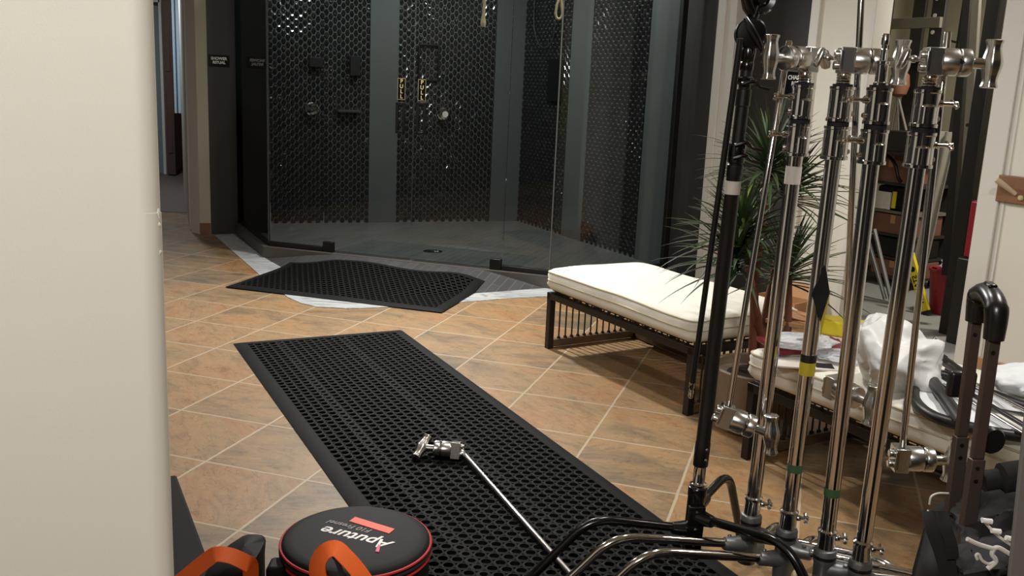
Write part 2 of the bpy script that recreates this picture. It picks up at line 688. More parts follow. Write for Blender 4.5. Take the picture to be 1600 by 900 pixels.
def smooth_path(pts, n=6):
    """Catmull-Rom through the points"""
    P = [Vector(p) for p in pts]
    P = [P[0] * 2 - P[1]] + P + [P[-1] * 2 - P[-2]]
    out = []
    for i in range(1, len(P) - 2):
        for k in range(n):
            t = k / n
            a, b, c, d = P[i - 1:i + 3]
            out.append(.5 * (2 * b + (c - a) * t + (2 * a - 5 * b + 4 * c - d) * t * t + (3 * b - a - 3 * c + d) * t ** 3))
    out.append(P[-2])
    return out


def ribbon(pts, width_dirs, w, th):
    """flat strap along pts; width_dirs is one vector or one per point"""
    g = G()
    n = len(pts)
    wd = width_dirs if isinstance(width_dirs, list) else [width_dirs] * n
    vs, fs = [], []
    for i, p in enumerate(pts):
        t = (Vector(pts[min(i + 1, n - 1)]) - Vector(pts[max(i - 1, 0)])).normalized()
        d = Vector(wd[i])
        d = (d - t * d.dot(t)).normalized()
        nn = t.cross(d)
        for a, b in ((-1, -1), (1, -1), (1, 1), (-1, 1)):
            vs.append(Vector(p) + d * (a * w / 2) + nn * (b * th / 2))
    for i in range(n - 1):
        for j in range(4):
            fs.append((i * 4 + j, i * 4 + (j + 1) % 4, (i + 1) * 4 + (j + 1) % 4, (i + 1) * 4 + j))
    fs.append((3, 2, 1, 0))
    fs.append(tuple((n - 1) * 4 + j for j in range(4)))
    g.add(vs, fs)
    return g

CEIL = 2.75
#PART2
# ================================================================== THE SETTING
def on_vplane(px, py, a, b):
    a, b = Vector(a), Vector(b)
    n = (b - a).cross(UP).normalized()
    r = ray(px, py)
    return EYE + r * ((a - EYE).dot(n) / r.dot(n))


def flat(p, z=0.0):
    return Vector((p[0], p[1], z))


def wall_prism(p0, p1, thick, z0, z1, g=None):
    """upright slab from p0 to p1, thickened away from the camera"""
    p0, p1 = flat(p0), flat(p1)
    n = (p1 - p0).cross(UP).normalized()
    if n.dot((p0 + p1) / 2 - flat(EYE)) < 0:
        n = -n
    g = g or G()
    g.prism([p0, p1, p1 + n * thick, p0 + n * thick], z0, z1)
    return g


# --- floor of slate tile
struct('floor', G().box((0, 4.5, -.05), (12, 20, .1)), M_FLOOR)
# --- ceiling, rear wall, far left wall (behind and beside the camera; seen in the chrome)
struct('ceiling', G().box((0, 5.5, CEIL + .05), (12, 18, .1)), M_CEIL)
struct('wall_rear', G().box((0, -2.05, CEIL / 2), (10, .1, CEIL)), M_DARKWALL2)
g = G().box((-3.6, 3.0, CEIL / 2), (.1, 10.0, CEIL))
struct('wall_side', g, M_DARKWALL)
# --- near left pillar, rounded front corner
pa = on_y(255.5, 450, 1.24)
px0 = pa.x
g = G()
for z0, z1, k in ((0, 1.165, 0.0), (1.165, CEIL, .0012)):
    rr_ = .022
    xe = px0 - k
    poly = [(-2.2, 1.22), (xe - rr_, 1.22)]
    poly += [(xe - rr_ + rr_ * sin(a), 1.22 + rr_ - rr_ * cos(a)) for a in [pi / 2 * i / 8 for i in range(9)]]
    poly += [(xe * 1.5 / 1.22 - .06, 1.50), (-2.2, 1.50)]
    g.prism(poly, z0, z1)
# chipped plaster where the corner bead steps in
for z, r in ((1.163, .005), (1.150, .003), (1.112, .003)):
    g.blob((px0 - .0030, 1.238, z), (.0036, .005, r * 1.6), z, .5, 2, 3)
struct('wall_left', g, M_WALL, sharp=50)

# --- ramp, marble border and raised curb before the shower
GL0, GC = Vector((-2.297, 8.066, 0)), Vector((-1.743, 6.942, 0))
GR, GE = Vector((.317, 6.290, 0)), Vector((1.172, 6.733, 0))
ZC, ZI = .085, .03
e = (GR - GC).normalized()
outn = Vector((e.y, -e.x, 0))
if outn.y > 0:
    outn = -outn
outer = [(-2.41, 7.77), (-1.65, 6.28), (-1.32, 5.67), (-1.21, 5.53), (-1.1, 5.455), (-.92, 5.44), (-.74, 5.50), (-.16, 5.78), (0, 5.875), (.28, 6.0), (.95, 6.33)]
inner = [(-2.29, 7.87), (-1.75, 6.85), (-1.53, 6.50), (-1.19, 5.90), (-1.08, 5.74), (-1.0, 5.67), (-.87, 5.66), (-.72, 5.72), (-.13, 6.02), (.06, 6.125), (.29, 6.25), (.92, 6.55)]
g = G()
vs = [(x, y, .004) for x, y in outer] + [(x, y, .004) for x, y in inner]
# stitch the two chains
a, b = outer, inner
i = j = 0
fs = []
na = len(a)
while i < len(a) - 1 or j < len(b) - 1:
    if j == len(b) - 1 or (i < len(a) - 1 and (Vector(a[i + 1]) - Vector(b[j])).length < (Vector(a[i]) - Vector(b[j + 1])).length):
        fs.append((i, i + 1, na + j))
        i += 1
    else:
        fs.append((i, na + j + 1, na + j))
        j += 1
g.add(vs, fs)
g.add([(x, y, z) for x, y in outer for z in (0, .004)], [(2 * k, 2 * k + 2, 2 * k + 3, 2 * k + 1) for k in range(len(outer) - 1)])
struct('trim_border', g, M_STRIP, smooth=False)

T0 = Vector((-1.22, 6.795, 0)) + outn * .05
T1 = Vector((-.10, 6.432, 0)) + outn * .05
g = G()
bot = inner[1:-1]
vs = [(T0.x, T0.y, ZC), (T1.x, T1.y, ZC)] + [(x, y, .004) for x, y in bot]
fs = []
half = 6
for k in range(len(bot) - 1):
    if k == half:
        fs.append((0, 2 + k, 1))
    fs.append((0 if k < half else 1, 2 + k, 2 + k + 1))
g.add(vs, fs)
# closing faces under the ramp against the curb
g.add([(T0.x, T0.y, ZC), (T1.x, T1.y, ZC), (T1.x, T1.y, 0), (T0.x, T0.y, 0)], [(0, 1, 2, 3)])
struct('floor_ramp', g, M_RAMP, smooth=False)
RAMP_V, RAMP_F = list(g.v), list(g.f)

nl = Vector((GC - GL0).normalized())
outl = Vector((nl.y, -nl.x, 0))
if outl.x > 0:
    outl = -outl
nr = Vector((GE - GR).normalized())
outr = Vector((nr.y, -nr.x, 0))
if outr.y > 0:
    outr = -outr


def miter(p, n1, n2, w):
    m = (n1 + n2).normalized()
    return p + m * (w / m.dot(n1))


cin, cout = .07, .055
curb_out = [GL0 + outl * cout - nl * .05, miter(GC, outl, outn, cout), miter(GR, outn, outr, cout), GE + outr * cout + nr * .1]
curb_in = [GL0 - outl * cin - nl * .05, miter(GC, -outl, -outn, cin), miter(GR, -outn, -outr, cin), GE - outr * cin + nr * .1]
g = G()
for k in range(3):
    g.prism([curb_out[k], curb_out[k + 1], curb_in[k + 1], curb_in[k]], 0, ZC)
struct('trim_curb', g, M_CURB, smooth=False)

# --- inside the shower: raised floor and the two hexagon-tiled walls
A0, A1 = on_z(425, 349, ZI), on_z(808, 345, ZI)
R1 = on_z(993, 404, ZI)
bdir = flat(A1 - A0).normalized()
AL = flat(A0) - bdir * .42
rdir = flat(R1 - A1).normalized()
RE = flat(R1) + rdir * .62
g = G().prism([curb_in[0] + Vector((-.1, .1, 0)), curb_in[1], curb_in[2], curb_in[3], RE + Vector((.1, .1, 0)), flat(A1), flat(AL)], 0.002, ZI)
struct('floor_shower', g, M_SHOWERFLOOR, smooth=False)


def hexes(g, P, U, N, u0, u1, z0, z1, hh=.0325, tx=.0112, ap=.0255):
    """domed, upright-elongated hexagon tiles on the wall plane through P (U along, N to the room)"""
    cs = tx + ap
    cols = int((u1 - u0) / cs) + 3
    rows = int((z1 - z0) / (2 * hh)) + 2
    rr = random.Random(3)
    six = [(ap, 0), (tx, hh), (-tx, hh), (-ap, 0), (-tx, -hh), (tx, -hh)]
    for c in range(-1, cols):
        for r in range(rows):
            cu = u0 + (c + .5) * cs
            cz = z0 + (r + .5 * (c % 2)) * 2 * hh
            if cu < u0 - ap or cu > u1 + ap or cz > z1:
                continue
            tu, tz = rr.gauss(0, .035), rr.gauss(0, .035)
            vs = []
            for q, h in ((.91, .0), (.80, .0050), (.48, .0088)):
                for x, z in six:
                    x, z = x * q, z * q
                    u = min(max(cu + x, u0), u1)
                    vs.append(P + U * u + UP * (cz + z) + N * (h + tu * x + tz * z))
            fs = [(6 * k + j, 6 * k + (j + 1) % 6, 6 * k + 6 + (j + 1) % 6, 6 * k + 6 + j) for k in range(2) for j in range(6)]
            fs.append(tuple(12 + j for j in range(6)))
            g.add(vs, fs)


def tiled_wall(name, p0, p1, spans, thick=.1):
    """spans: (from, to, 'hex' or 'slab') in pixels' wall distances along p0->p1"""
    U = (p1 - p0).normalized()
    N = U.cross(UP)
    if N.dot(flat(EYE) - p0) < 0:
        N = -N
    L = (p1 - p0).length
    g = G()
    g.cur = 0
    q0, q1 = p0 - N * .001, p1 - N * .001
    g.prism([q0, q1, q1 - N * thick, q0 - N * thick], 0, CEIL)
    for a, b, kind in spans:
        if kind == 'hex':
            g.cur = 1
            hexes(g, p0, U, N, a, b, ZI + .02, 2.35)
        else:
            g.cur = 2
            b0, b1 = p0 + U * a, p0 + U * b
            g.prism([b0, b1, b1 + N * .012, b0 + N * .012], ZI, CEIL)
    o = g.build(name, [M_GROUT, M_HEX, M_SMOOTH], sharp=20)
    o['kind'] = 'structure'
    return o, U, N


def along(px, py, p0, p1):
    return (flat(on_vplane(px, py, p0, p1)) - p0).dot((p1 - p0).normalized())


pb0, pb1 = flat(AL), flat(A1)
c = [along(px, 340, pb0, pb1) for px in (575, 618, 764, 808)]
LB = (pb1 - pb0).length
back, BU, BN = tiled_wall('wall_back', pb0, pb1, [(0, c[0], 'hex'), (c[0], c[1], 'slab'), (c[1], c[2], 'hex'), (c[2], LB, 'slab')])
pr0, pr1 = flat(A1), flat(RE)
d_ = [along(px, y, pr0, pr1) for px, y in ((878, 367), (908, 375), (993, 404))]
right, RU, RN = tiled_wall('wall_right', pr0, pr1, [(0, d_[0], 'hex'), (d_[0], d_[1], 'slab'), (d_[1], d_[2], 'hex'), (d_[2], (pr1 - pr0).length, 'slab')])

# --- charcoal wall with the SHOWER RITUAL sign, hall jamb beside it
jL, jM, jR = on_z(299, 363), on_z(313, 366), on_z(330, 366)
jW = on_z(364, 366) + Vector((.03, .05, 0))
struct('wall_charcoal', wall_prism(jR, jW, .35, 0, CEIL), M_DARKWALL, smooth=False)
struct('wall_hall', wall_prism(jM, jR, .14, 0, CEIL), M_OLIVE, smooth=False)
jin = jM - jR
struct('baseboard_hall', wall_prism(jM - Vector((0, .008, 0)), jR - Vector((0, .008, 0)), .02, 0, .095), M_BROWNWOOD, bevel=.003)
g = wall_prism(jL, jM, .16, 0, CEIL)
g.prism([jL + Vector((.03, -.012, 0)), jL + Vector((.075, -.028, 0)), jL + Vector((.085, .02, 0)), jL + Vector((.04, .02, 0))], 0, 2.3)
struct('trim_hall', g, M_TRIMW, smooth=False)
# corridor beyond
struct('floor_hall', G().prism([(-6, 8.86), (-2.8, 8.96), (-3.2, 14), (-7, 14)], .001, .004), M_HALLFLOOR, smooth=False)
struct('wall_corridor', G().prism([(-2.70, 8.02), (-2.62, 8.05), (-3.72, 11.15), (-3.80, 11.12)], 0, CEIL), M_WALL, smooth=False)
struct('wall_far', G().box((-4.6, 13.2, CEIL / 2), (5, .1, CEIL)), M_DOORBROWN)
b0, b1 = on_y(262, 275, 12.0), on_y(275, 275, 12.0)
g = G().box(((b0.x + b1.x) / 2, 12.02, 1.08), (b1.x - b0.x, .05, 2.12))
for zz in (.35, 1.35):
    g.box(((b0.x + b1.x) / 2, 11.992, zz + .25), ((b1.x - b0.x) * .55, .012, .62))
o = struct('door_1', g, M_DOORBROWN, bevel=.004)
b0, b1 = on_y(232, 262, 12.3), on_y(257, 262, 12.3)
g = G().box(((b0.x + b1.x) / 2, 12.32, CEIL / 2), (b1.x - b0.x, .04, CEIL))
struct('window_1', g, M_BLUEPANEL)
b0, b1 = on_y(257, 262, 12.2), on_y(261, 262, 12.2)
struct('trim_partition', G().box(((b0.x + b1.x) / 2, 12.2, 1.15), (b1.x - b0.x, .06, 2.3)).box(((b0.x + b1.x) / 2 - .3, 12.2, 2.15), (.6, .06, .06)), M_TRIMW)
b0, b1 = on_y(276, 262, 11.7), on_y(286, 262, 11.7)
g = G().box((b0.x + .018, 11.7, 1.65), (.03, .05, 1.7)).box((b1.x - .018, 11.72, 1.65), (.036, .05, 1.7))
struct('window_light_strip', g, M_PALEBLUE, bevel=.004)  # strips whose pale blue colour imitates a lit window down the corridor

# --- charcoal wall between shower and recess, then the right-hand wall
g = G()
for t0, t1, off in ((-.36, -.115, 0), (-.115, -.036, -.012)):
    g.prism([wall_pt(t0, off), wall_pt(t1, off), wall_pt(t1, .12), wall_pt(t0, .12)], 0, CEIL)
struct('wall_shower_side', g, M_DARKWALL2, smooth=False)


def wall_box(t0, t1, d0, d1, z0, z1, g=None):
    g = g or G()
    g.prism([wall_pt(t0, d0), wall_pt(t1, d0), wall_pt(t1, d1), wall_pt(t0, d1)], z0, z1)
    return g


g = wall_box(-.036, .125, -.02, .12, 0, 2.2)
wall_box(-.036, .035, -.032, -.02, 0, 2.2, g)
struct('trim_1', g, M_TRIMW, bevel=.004)
struct('wall_recess', wall_box(.10, .78, .16, .24, 0, CEIL), M_DARKWALL2, smooth=False)
g = wall_box(.74, .805, -.02, .16, 0, 2.2)
struct('trim_2', g, M_TRIMW, bevel=.004)
g = wall_box(.805, 1.165, 0, .12, 0, CEIL)
wall_box(-.036, .805, 0, .16, 2.2, CEIL, g)
wall_box(1.165, 1.97, 0, .12, 2.1, CEIL, g)
wall_box(2.06, 7.5, 0, .12, 0, CEIL, g)
struct('wall_right_hand', g, M_WALL, smooth=False)
struct('trim_3', wall_box(1.165, 1.195, -.012, .13, 0, 2.1), M_TRIMW, bevel=.003)
g = wall_box(1.955, 2.066, -.018, .13, 0, 2.1)
struct('trim_4', g, M_TRIMW, bevel=.005)
struct('baseboard_right', wall_box(2.066, 7.5, -.015, 0, 0, .075), M_TANWOOD, bevel=.004)
# --- storeroom behind the right-hand wall
struct('floor_storeroom', wall_box(-.2, 3.6, 0.03, 2.4, .0005, .004), M_CONCRETE, smooth=False)
g = wall_box(-.3, 3.6, 2.2, 2.3, 0, CEIL)
wall_box(-.3, -.2, .12, 2.3, 0, CEIL, g)
wall_box(3.5, 3.6, .12, 2.3, 0, CEIL, g)
struct('wall_storeroom', g, M_STORE, smooth=False)
#PART3
# ================================================================== SHOWER ENCLOSURE
GH = 2.45
M_SEAL = mat('clear grey seal strip', (96, 99, 98), .35, mottle=.05)


def pane_frame(p0, p1):
    U = (p1 - p0).normalized()
    N = Vector((U.y, -U.x, 0))
    if N.y > 0:
        N = -N
    return U, N


def glass_box(p0, p1, z0, z1, g=None, th=.010):
    g = g or G()
    U, N = pane_frame(p0, p1)
    h = N * th / 2
    g.prism([p0 + h, p1 + h, p1 - h, p0 - h], z0, z1)
    return g


def rail(g, p0, p1, w, z0, z1):
    U, N = pane_frame(p0, p1)
    g.prism([p0 + N * w / 2, p1 + N * w / 2, p1 - N * w / 2, p0 - N * w / 2], z0, z1)
    return g


def glass_at(px, py):
    return flat(on_vplane(px, py, GC, GR))


GA = glass_at(505, 386)      # fixed pane / left door
GB = glass_at(641, 402)      # between the doors
GD = glass_at(784, 420)      # right door / fixed pane
gap = e * .004

# left side pane, with the black post on the wall
s = thing('shower_screen', 'glass side pane with black post, left of the shower doors, next to the charcoal wall', 'shower screen', flat(GL0, ZC), 'fixed glass panes of the shower')
glass_box(GL0 + nl * .02, GC - nl * .006, ZC + .02, GH).build('pane', M_GLASS, s, smooth=False)
g = rail(G(), GL0, GC - nl * .004, .03, ZC, ZC + .035)
rail(g, GL0 - nl * .02, GL0 + nl * .03, .04, ZC, GH)
rail(g, GL0, GC - nl * .004, .03, GH - .03, GH)
g.build('frame', M_BLACKMETAL, s, bevel=.002)
glass_box(GC - nl * .034, GC - nl * .010, ZC + .036, GH, th=.014).build('corner_seal', M_SEAL, s, smooth=False)
# narrow pane left of the doors
s = thing('shower_screen', 'narrow fixed glass pane left of the double shower doors, on a black floor rail', 'shower screen', flat(GC, ZC), 'fixed glass panes of the shower')
glass_box(GC + e * .006, GA - gap, ZC + .02, GH).build('pane', M_GLASS, s, smooth=False)
g = rail(G(), GC, GA, .03, ZC, ZC + .035)
g.build('floor_rail', M_BLACKMETAL, s, bevel=.002)
# narrow pane right of the doors
s = thing('shower_screen', 'narrow fixed glass pane right of the shower doors, behind the end of the cream ottoman', 'shower screen', flat(GD, ZC), 'fixed glass panes of the shower')
glass_box(GD + gap, GR - e * .006, ZC + .02, GH).build('pane', M_GLASS, s, smooth=False)
rail(G(), GD, GR, .03, ZC, ZC + .035).build('floor_rail', M_BLACKMETAL, s, bevel=.002)
glass_box(GR - e * .012, GR - e * .004, ZC + .036, GH, th=.014).build('corner_seal', M_SEAL, s, smooth=False)
# right side pane
s = thing('shower_screen', 'wide black-framed glass side pane right of the doors, beside the white door trim', 'shower screen', flat(GR, ZC), 'fixed glass panes of the shower')
glass_box(GR + nr * .006, GE - nr * .02, ZC + .02, GH).build('pane', M_GLASS, s, smooth=False)
g = rail(G(), GR + nr * .01, GE, .03, ZC, ZC + .035)
rail(g, GE - nr * .045, GE, .04, ZC, GH)
rail(g, GR + nr * .01, GE, .03, GH - .03, GH)
g.build('frame', M_BLACKMETAL, s, bevel=.002)


def pull_sign(parent, p, U, N, z):
    """black plate with a gold rim, P U L L stacked"""
    R = Matrix((U, UP, N)).transposed()
    g = G()
    M = place(p + UP * z + N * .0065, R)
    g.box((0, 0, 0), (.056, .146, .002), M)
    pl = g.build('pull_sign', M_BLACKGLOSS, parent)
    g = G()
    for c_, s_ in (((0, .0705, .0013), (.056, .002, .001)), ((0, -.0705, .0013), (.056, .002, .001)), ((.0272, 0, .0013), (.0016, .146, .001)), ((-.0272, 0, .0013), (.0016, .146, .001))):
        g.box(c_, s_, M)
    g.build('sign_border', M_GOLD, pl)
    for k, ch in enumerate('PULL'):
        text(ch, .037, M @ Matrix.Translation((0, .051 - .034 * k, .0015)), M_GOLD, 'letter', pl, .0004, .0008)


def pull_handle(parent, p, U, N, z0, z1):
    g = G()
    w = .068
    R = Matrix((U, N, UP)).transposed()
    M = place(p + N * .03, R)
    zc, h = (z0 + z1) / 2, z1 - z0
    for sx in (-1, 1):
        g.box((sx * (w / 2 - .009), 0, zc), (.018, .018, h), M)
    for sz in (-1, 1):
        g.box((0, 0, zc + sz * (h / 2 - .009)), (w, .018, .018), M)
        g.box((0, -.017, zc + sz * (h / 2 - .02)), (.02, .03, .018), M)
    g.build('pull_handle', M_BLACKMETAL, parent, bevel=.002)


for nm, p0, p1, hx, hy, sx in (('left glass shower door with black pull handle and PULL sign', GA, GB, (635, 160, 208), (628, 125, 153), 628),
                               ('right glass shower door with black pull handle and PULL sign', GB, GD, (660, 160, 210), (660, 127, 155), 660)):
    s = thing('glass_door', nm, 'shower door', flat(p0, ZC), 'double shower doors')
    glass_box(p0 + gap, p1 - gap, ZC + .012, GH).build('pane', M_GLASS, s, smooth=False)
    hb = (GA + gap, GA + e * .085) if p0 is GA else (GD - e * .085, GD - gap)
    rail(G(), hb[0], hb[1], .036, ZC, ZC + .075).build('hinge_block', M_BLACKMETAL, s, bevel=.003)
    U, N = pane_frame(GC, GR)
    h0, h1 = on_vplane(sx, hx[2], GC, GR), on_vplane(sx, hx[1], GC, GR)
    pull_handle(s, flat(h0), U, N, h0.z, h1.z)
    a0, a1 = on_vplane(sx, hy[2], GC, GR), on_vplane(sx, hy[1], GC, GR)
    pull_sign(s, flat((a0 + a1) / 2), U, N, (a0.z + a1.z) / 2)

# SHOWER RITUAL sign on the charcoal wall
U, N = pane_frame(jR, jW)
q = on_vplane(342, 95, jR, jW)
s = thing('wall_sign', 'small black SHOWER RITUAL sign on the charcoal wall left of the glass', 'sign', q + N * .002)
R = Matrix((U, UP, N)).transposed()
M = place(q + N * .003, R)
G().box((0, 0, 0), (.165, .092, .005), M).build('plate', M_BLACKGLOSS, s, bevel=.001)
text('SHOWER', .030, M @ Matrix.Translation((0, .017, .003)), M_WHITE, 'lettering', s, .0004, .0012)
text('RITUAL', .030, M @ Matrix.Translation((0, -.014, .003)), M_WHITE, 'lettering', s, .0004, .0012)

# sign in the dark recess, half hidden by the stands
q = on_wall(1243, 126, .16) - WD * .003
s = thing('wall_sign', 'black sign with white letters on the dark recess wall behind the first chrome stand', 'sign', q)
U, N = WR, -WD
R = Matrix((U, UP, N)).transposed()
M = place(q, R)
G().box((0.01, -.01, 0), (.17, .15, .005), M).build('plate', M_BLACKGLOSS, s, bevel=.001)
text('CHASS', .036, M @ Matrix.Translation((-.005, .018, .003)), M_WHITE, 'lettering', s, .0004, .001)
text('RIT', .036, M @ Matrix.Translation((.0, -.02, .003)), M_WHITE, 'lettering', s, .0004, .001)


# --- fittings on the tiled walls
def on_back(px, py, out=.0):
    return on_vplane(px, py, pb0, pb1) + BN * out


def on_right(px, py, out=.0):
    return on_vplane(px, py, pr0, pr1) + RN * out


for px, py, lab in ((487, 170, 'round crystal-like shower valve on the left part of the hex tile wall'), (692, 178, 'round crystal-like shower valve on the hex tile wall right of the pull handles')):
    q = on_back(px, py, .012)
    s = thing('shower_valve', lab, 'shower valve', q, 'shower valves')
    M = place(q, frame(BN, BU))
    G().lathe([(.058, 0), (.058, .004), (.03, .008), (.03, .02)], 24, M).build('back_plate', M_CHROME, s)
    g = G()
    vs = []
    for k, (r, z) in enumerate(((.03, .02), (.052, .034), (.05, .05), (.03, .064))):
        for j in range(8):
            a = 2 * pi * (j + .5 * (k % 2)) / 8
            vs.append((r * cos(a), r * sin(a), z))
    fs = []
    for k in range(3):
        for j in range(8):
            a, b, c_, d2 = k * 8 + j, k * 8 + (j + 1) % 8, k * 8 + 8 + (j + 1) % 8, k * 8 + 8 + j
            fs += [(a, b, d2), (b, c_, d2)] if k % 2 == 0 else [(a, b, c_), (a, c_, d2)]
    fs.append(tuple(24 + j for j in range(8)))
    g.add(vs, fs, M)
    g.build('knob', M_CRYSTAL, s, smooth=False)


def plate(nm, lab, cat, fn, x0, y0, x1, y1, th, m, U, N, border=None):
    a, b = fn(x0, y1, .01), fn(x1, y0, .01)
    c_ = (a + b) / 2
    w = abs((b - a).dot(U))
    h = abs(b.z - a.z)
    M = place(c_ + N * th / 2, Matrix((U, UP, N)).transposed())
    g = G()
    if border:
        t = border
        for cc, ss in (((0, h / 2 - t / 2, 0), (w, t, th)), ((0, -h / 2 + t / 2, 0), (w, t, th)), ((w / 2 - t / 2, 0, 0), (t, h, th)), ((-w / 2 + t / 2, 0, 0), (t, h, th))):
            g.box(cc, ss, M)
    else:
        g.box((0, 0, 0), (w, h, th), M)
    o = g.build(nm, m, bevel=.003)
    recentre(o)
    return tag(o, lab, cat)


plate('control_box', 'small black control box on the hex tile wall above the left valve', 'control box', on_back, 482, 90, 503, 104, .05, M_BLACKMETAL, BU, BN)
plate('soap_dispenser', 'black twin dispenser on the hex tile wall, left of the smooth grey slab', 'dispenser', on_back, 545, 88, 561, 118, .06, M_BLACKMETAL, BU, BN)
plate('wall_ledge', 'thin dark ledge low on the hex tile wall under the black dispenser', 'shelf', on_back, 526, 172, 560, 175, .06, M_DARKWALL, BU, BN)
plate('niche_frame', 'thin black rectangular frame on the hex tile wall behind the right shower door', 'frame', on_back, 652, 70, 686, 126, .02, M_BLACKMETAL, BU, BN, border=.014)
plate('slate_panel', 'black rectangular panel on the right hex tile wall of the shower', 'panel', on_right, 858, 92, 884, 158, .02, M_BLACKBOARD, RU, RN)
# hanging shower hose loop on the right wall
pts = [on_right(x, y, .03) for x, y in ((843, -60), (840, 0), (839, 40), (845, 66), (856, 75), (866, 66), (872, 40), (874, 0), (875, -60))]
o = G().tube(smooth_path(pts, 5), .006, 8).build('shower_hose', M_DARKWALL)
tag(recentre(o), 'dark shower hose hanging in a loop on the right hex tile wall', 'hose')
# floor drain
q = on_z(676, 393, ZI)
s = thing('floor_drain', 'small shiny metal drain in the shower floor by the threshold', 'drain', q)
G().lathe([(.075, 0), (.075, .004), (.06, .006), (.06, .005)], 24, Matrix.Translation(q)).build('rim', M_CHROME, s)
g = G()
for k in range(7):
    a = k * 2 * pi / 7
    g.box((.03 * cos(a), .03 * sin(a), .007), (.034, .01, .004), Matrix.Translation(q) @ Matrix.Rotation(.3 * k, 4, 'Z'))
g.build('grate', M_CRYSTAL, s)
# ropes
top = on_y(757, 0, 7.55)
b0 = on_y(755, 42, 7.55)
pts = [(top.x, 7.55, CEIL - .02), (top.x + .005, 7.55, 2.2), (b0.x, 7.55, b0.z + .1), (b0.x, 7.55, b0.z)]
g = G().tube(smooth_path(pts, 6), [.011] * 13 + [.014, .018, .021, .022, .020, .016][:6], 10)
o = g.build('pull_rope', M_ROPE)
tag(recentre(o), 'pale rope with a thick frayed end hanging inside the shower', 'rope', 'hanging ropes')
q = on_y(873, 30, 7.35)
pts = [(q.x - .004, 7.35, CEIL - .02), (q.x - .002, 7.35, q.z + .22), (q.x - .018, 7.35, q.z + .10), (q.x - .024, 7.35, q.z + .04), (q.x - .012, 7.35, q.z + .006), (q.x + .012, 7.35, q.z + .006), (q.x + .024, 7.35, q.z + .04), (q.x + .016, 7.35, q.z + .10), (q.x + .004, 7.35, q.z + .2)]
o = G().tube(smooth_path(pts, 6), .0095, 10).build('pull_rope', M_ROPE)
tag(recentre(o), 'pale rope ending in a loop, hanging near the right shower pane', 'rope', 'hanging ropes')

# ================================================================== RUBBER MATS


def mat_mesh(O, U, V, L, W, zfn, pitch=.0415, border=.045, hole=.0150, th=.013, seam=None):
    """perforated rubber mat: O corner, U along length L, V along width W; zfn(x,y)->floor height"""
    g = G()
    dx, dy = pitch, pitch * sqrt(3) / 2
    nx = int((L - 2 * border) / dx)
    ny = int((W - 2 * border) / dy)
    bx, by = (L - nx * dx) / 2, (W - ny * dy) / 2
    K = 12
    cs = [(cos(2 * pi * j / K + pi / 12), sin(2 * pi * j / K + pi / 12)) for j in range(K)]
    # hexagon outline sampled at the same angles
    ap = pitch / 2
    hx = []
    for c_, s_ in cs:
        a = math.atan2(s_, c_)
        m = ((a + pi / 6) % (pi / 3)) - pi / 6
        rr = ap / cos(m)
        hx.append((rr * c_, rr * s_))

    def P(l, w, h):
        p = O + U * l + V * w
        return Vector((p.x, p.y, zfn(p.x, p.y) + h))
    vs, fs = [], []
    for r in range(ny):
        for c_ in range(nx):
            l = bx + (c_ + .25 + (r % 2) * .5) * dx
            w = by + (r + .5) * dy
            hr = hole
            if seam and (r % seam == seam // 2):
                hr = hole * .80
            b = len(vs)
            for q in range(K):
                vs.append(P(l + hx[q][0], w + hx[q][1], th - .0014))
            for q in range(K):
                vs.append(P(l + (hr + .0022) * cs[q][0], w + (hr + .0022) * cs[q][1], th))
            for q in range(K):
                vs.append(P(l + hr * cs[q][0], w + hr * cs[q][1], th))
            for q in range(K):
                vs.append(P(l + hr * cs[q][0], w + hr * cs[q][1], .001))
            for k in range(3):
                for q in range(K):
                    fs.append((b + k * K + q, b + k * K + (q + 1) % K, b + (k + 1) * K + (q + 1) % K, b + (k + 1) * K + q))
    g.add(vs, fs)
    # sloping border and dark underside
    n = 24
    rim = []
    for i in range(n):
        rim.append((L * i / n, 0))
    for i in range(8):
        rim.append((L, W * i / 8))
    for i in range(n):
        rim.append((L * (1 - i / n), W))
    for i in range(8):
        rim.append((0, W * (1 - i / 8)))
    m = len(rim)

    def ins(l, w, d):
        return min(max(l, d), L - d), min(max(w, d), W - d)
    rings = [(0, 0.0005), (0, .003), (border * .55, th), (border * 1.02 + .014, th - .0006)]
    vs, fs = [], []
    for d, h in rings:
        for l, w in rim:
            a, b = ins(l, w, d)
            vs.append(P(a, b, h))
    for k in range(3):
        for q in range(m):
            fs.append((k * m + q, k * m + (q + 1) % m, (k + 1) * m + (q + 1) % m, (k + 1) * m + q))
    g.add(vs, fs)
    g.cur = 1
    NX, NY = 24, 16
    g.grid(lambda a, b: P(.01 + (L - .02) * a, .01 + (W - .02) * b, .0012), NX, NY)
    return g


from mathutils.bvhtree import BVHTree
RAMP_TREE = BVHTree.FromPolygons([Vector(v) for v in RAMP_V], RAMP_F)


def ramp_z(x, y):
    """height of the sloped tile threshold under a point"""
    hit = RAMP_TREE.ray_cast(Vector((x, y, 1)), Vector((0, 0, -1)))
    return hit[0].z if hit[0] is not None else .0042


TL, TR = Vector((-1.345, 4.603, 0)), Vector((-.542, 5.000, 0))
V = (TR - TL).normalized()
U = Vector((V.y, -V.x, 0))
W_ = (TR - TL).length
o = mat_mesh(TL, U, V, 3.6, W_, lambda x, y: 0, seam=9).build('floor_mat', [M_RUBBER, M_RUBBERBASE], sharp=50)
tag(recentre(o), 'long black perforated rubber mat on the slate floor, a steel arm lying on it', 'mat', 'black rubber mats')
F, Lc = Vector((-.356, 5.428, 0)), Vector((-1.756, 5.854, 0))
U2 = (Lc - F).normalized()
V2 = Vector((U2.y, -U2.x, 0))
if V2.y < 0:
    V2 = -V2


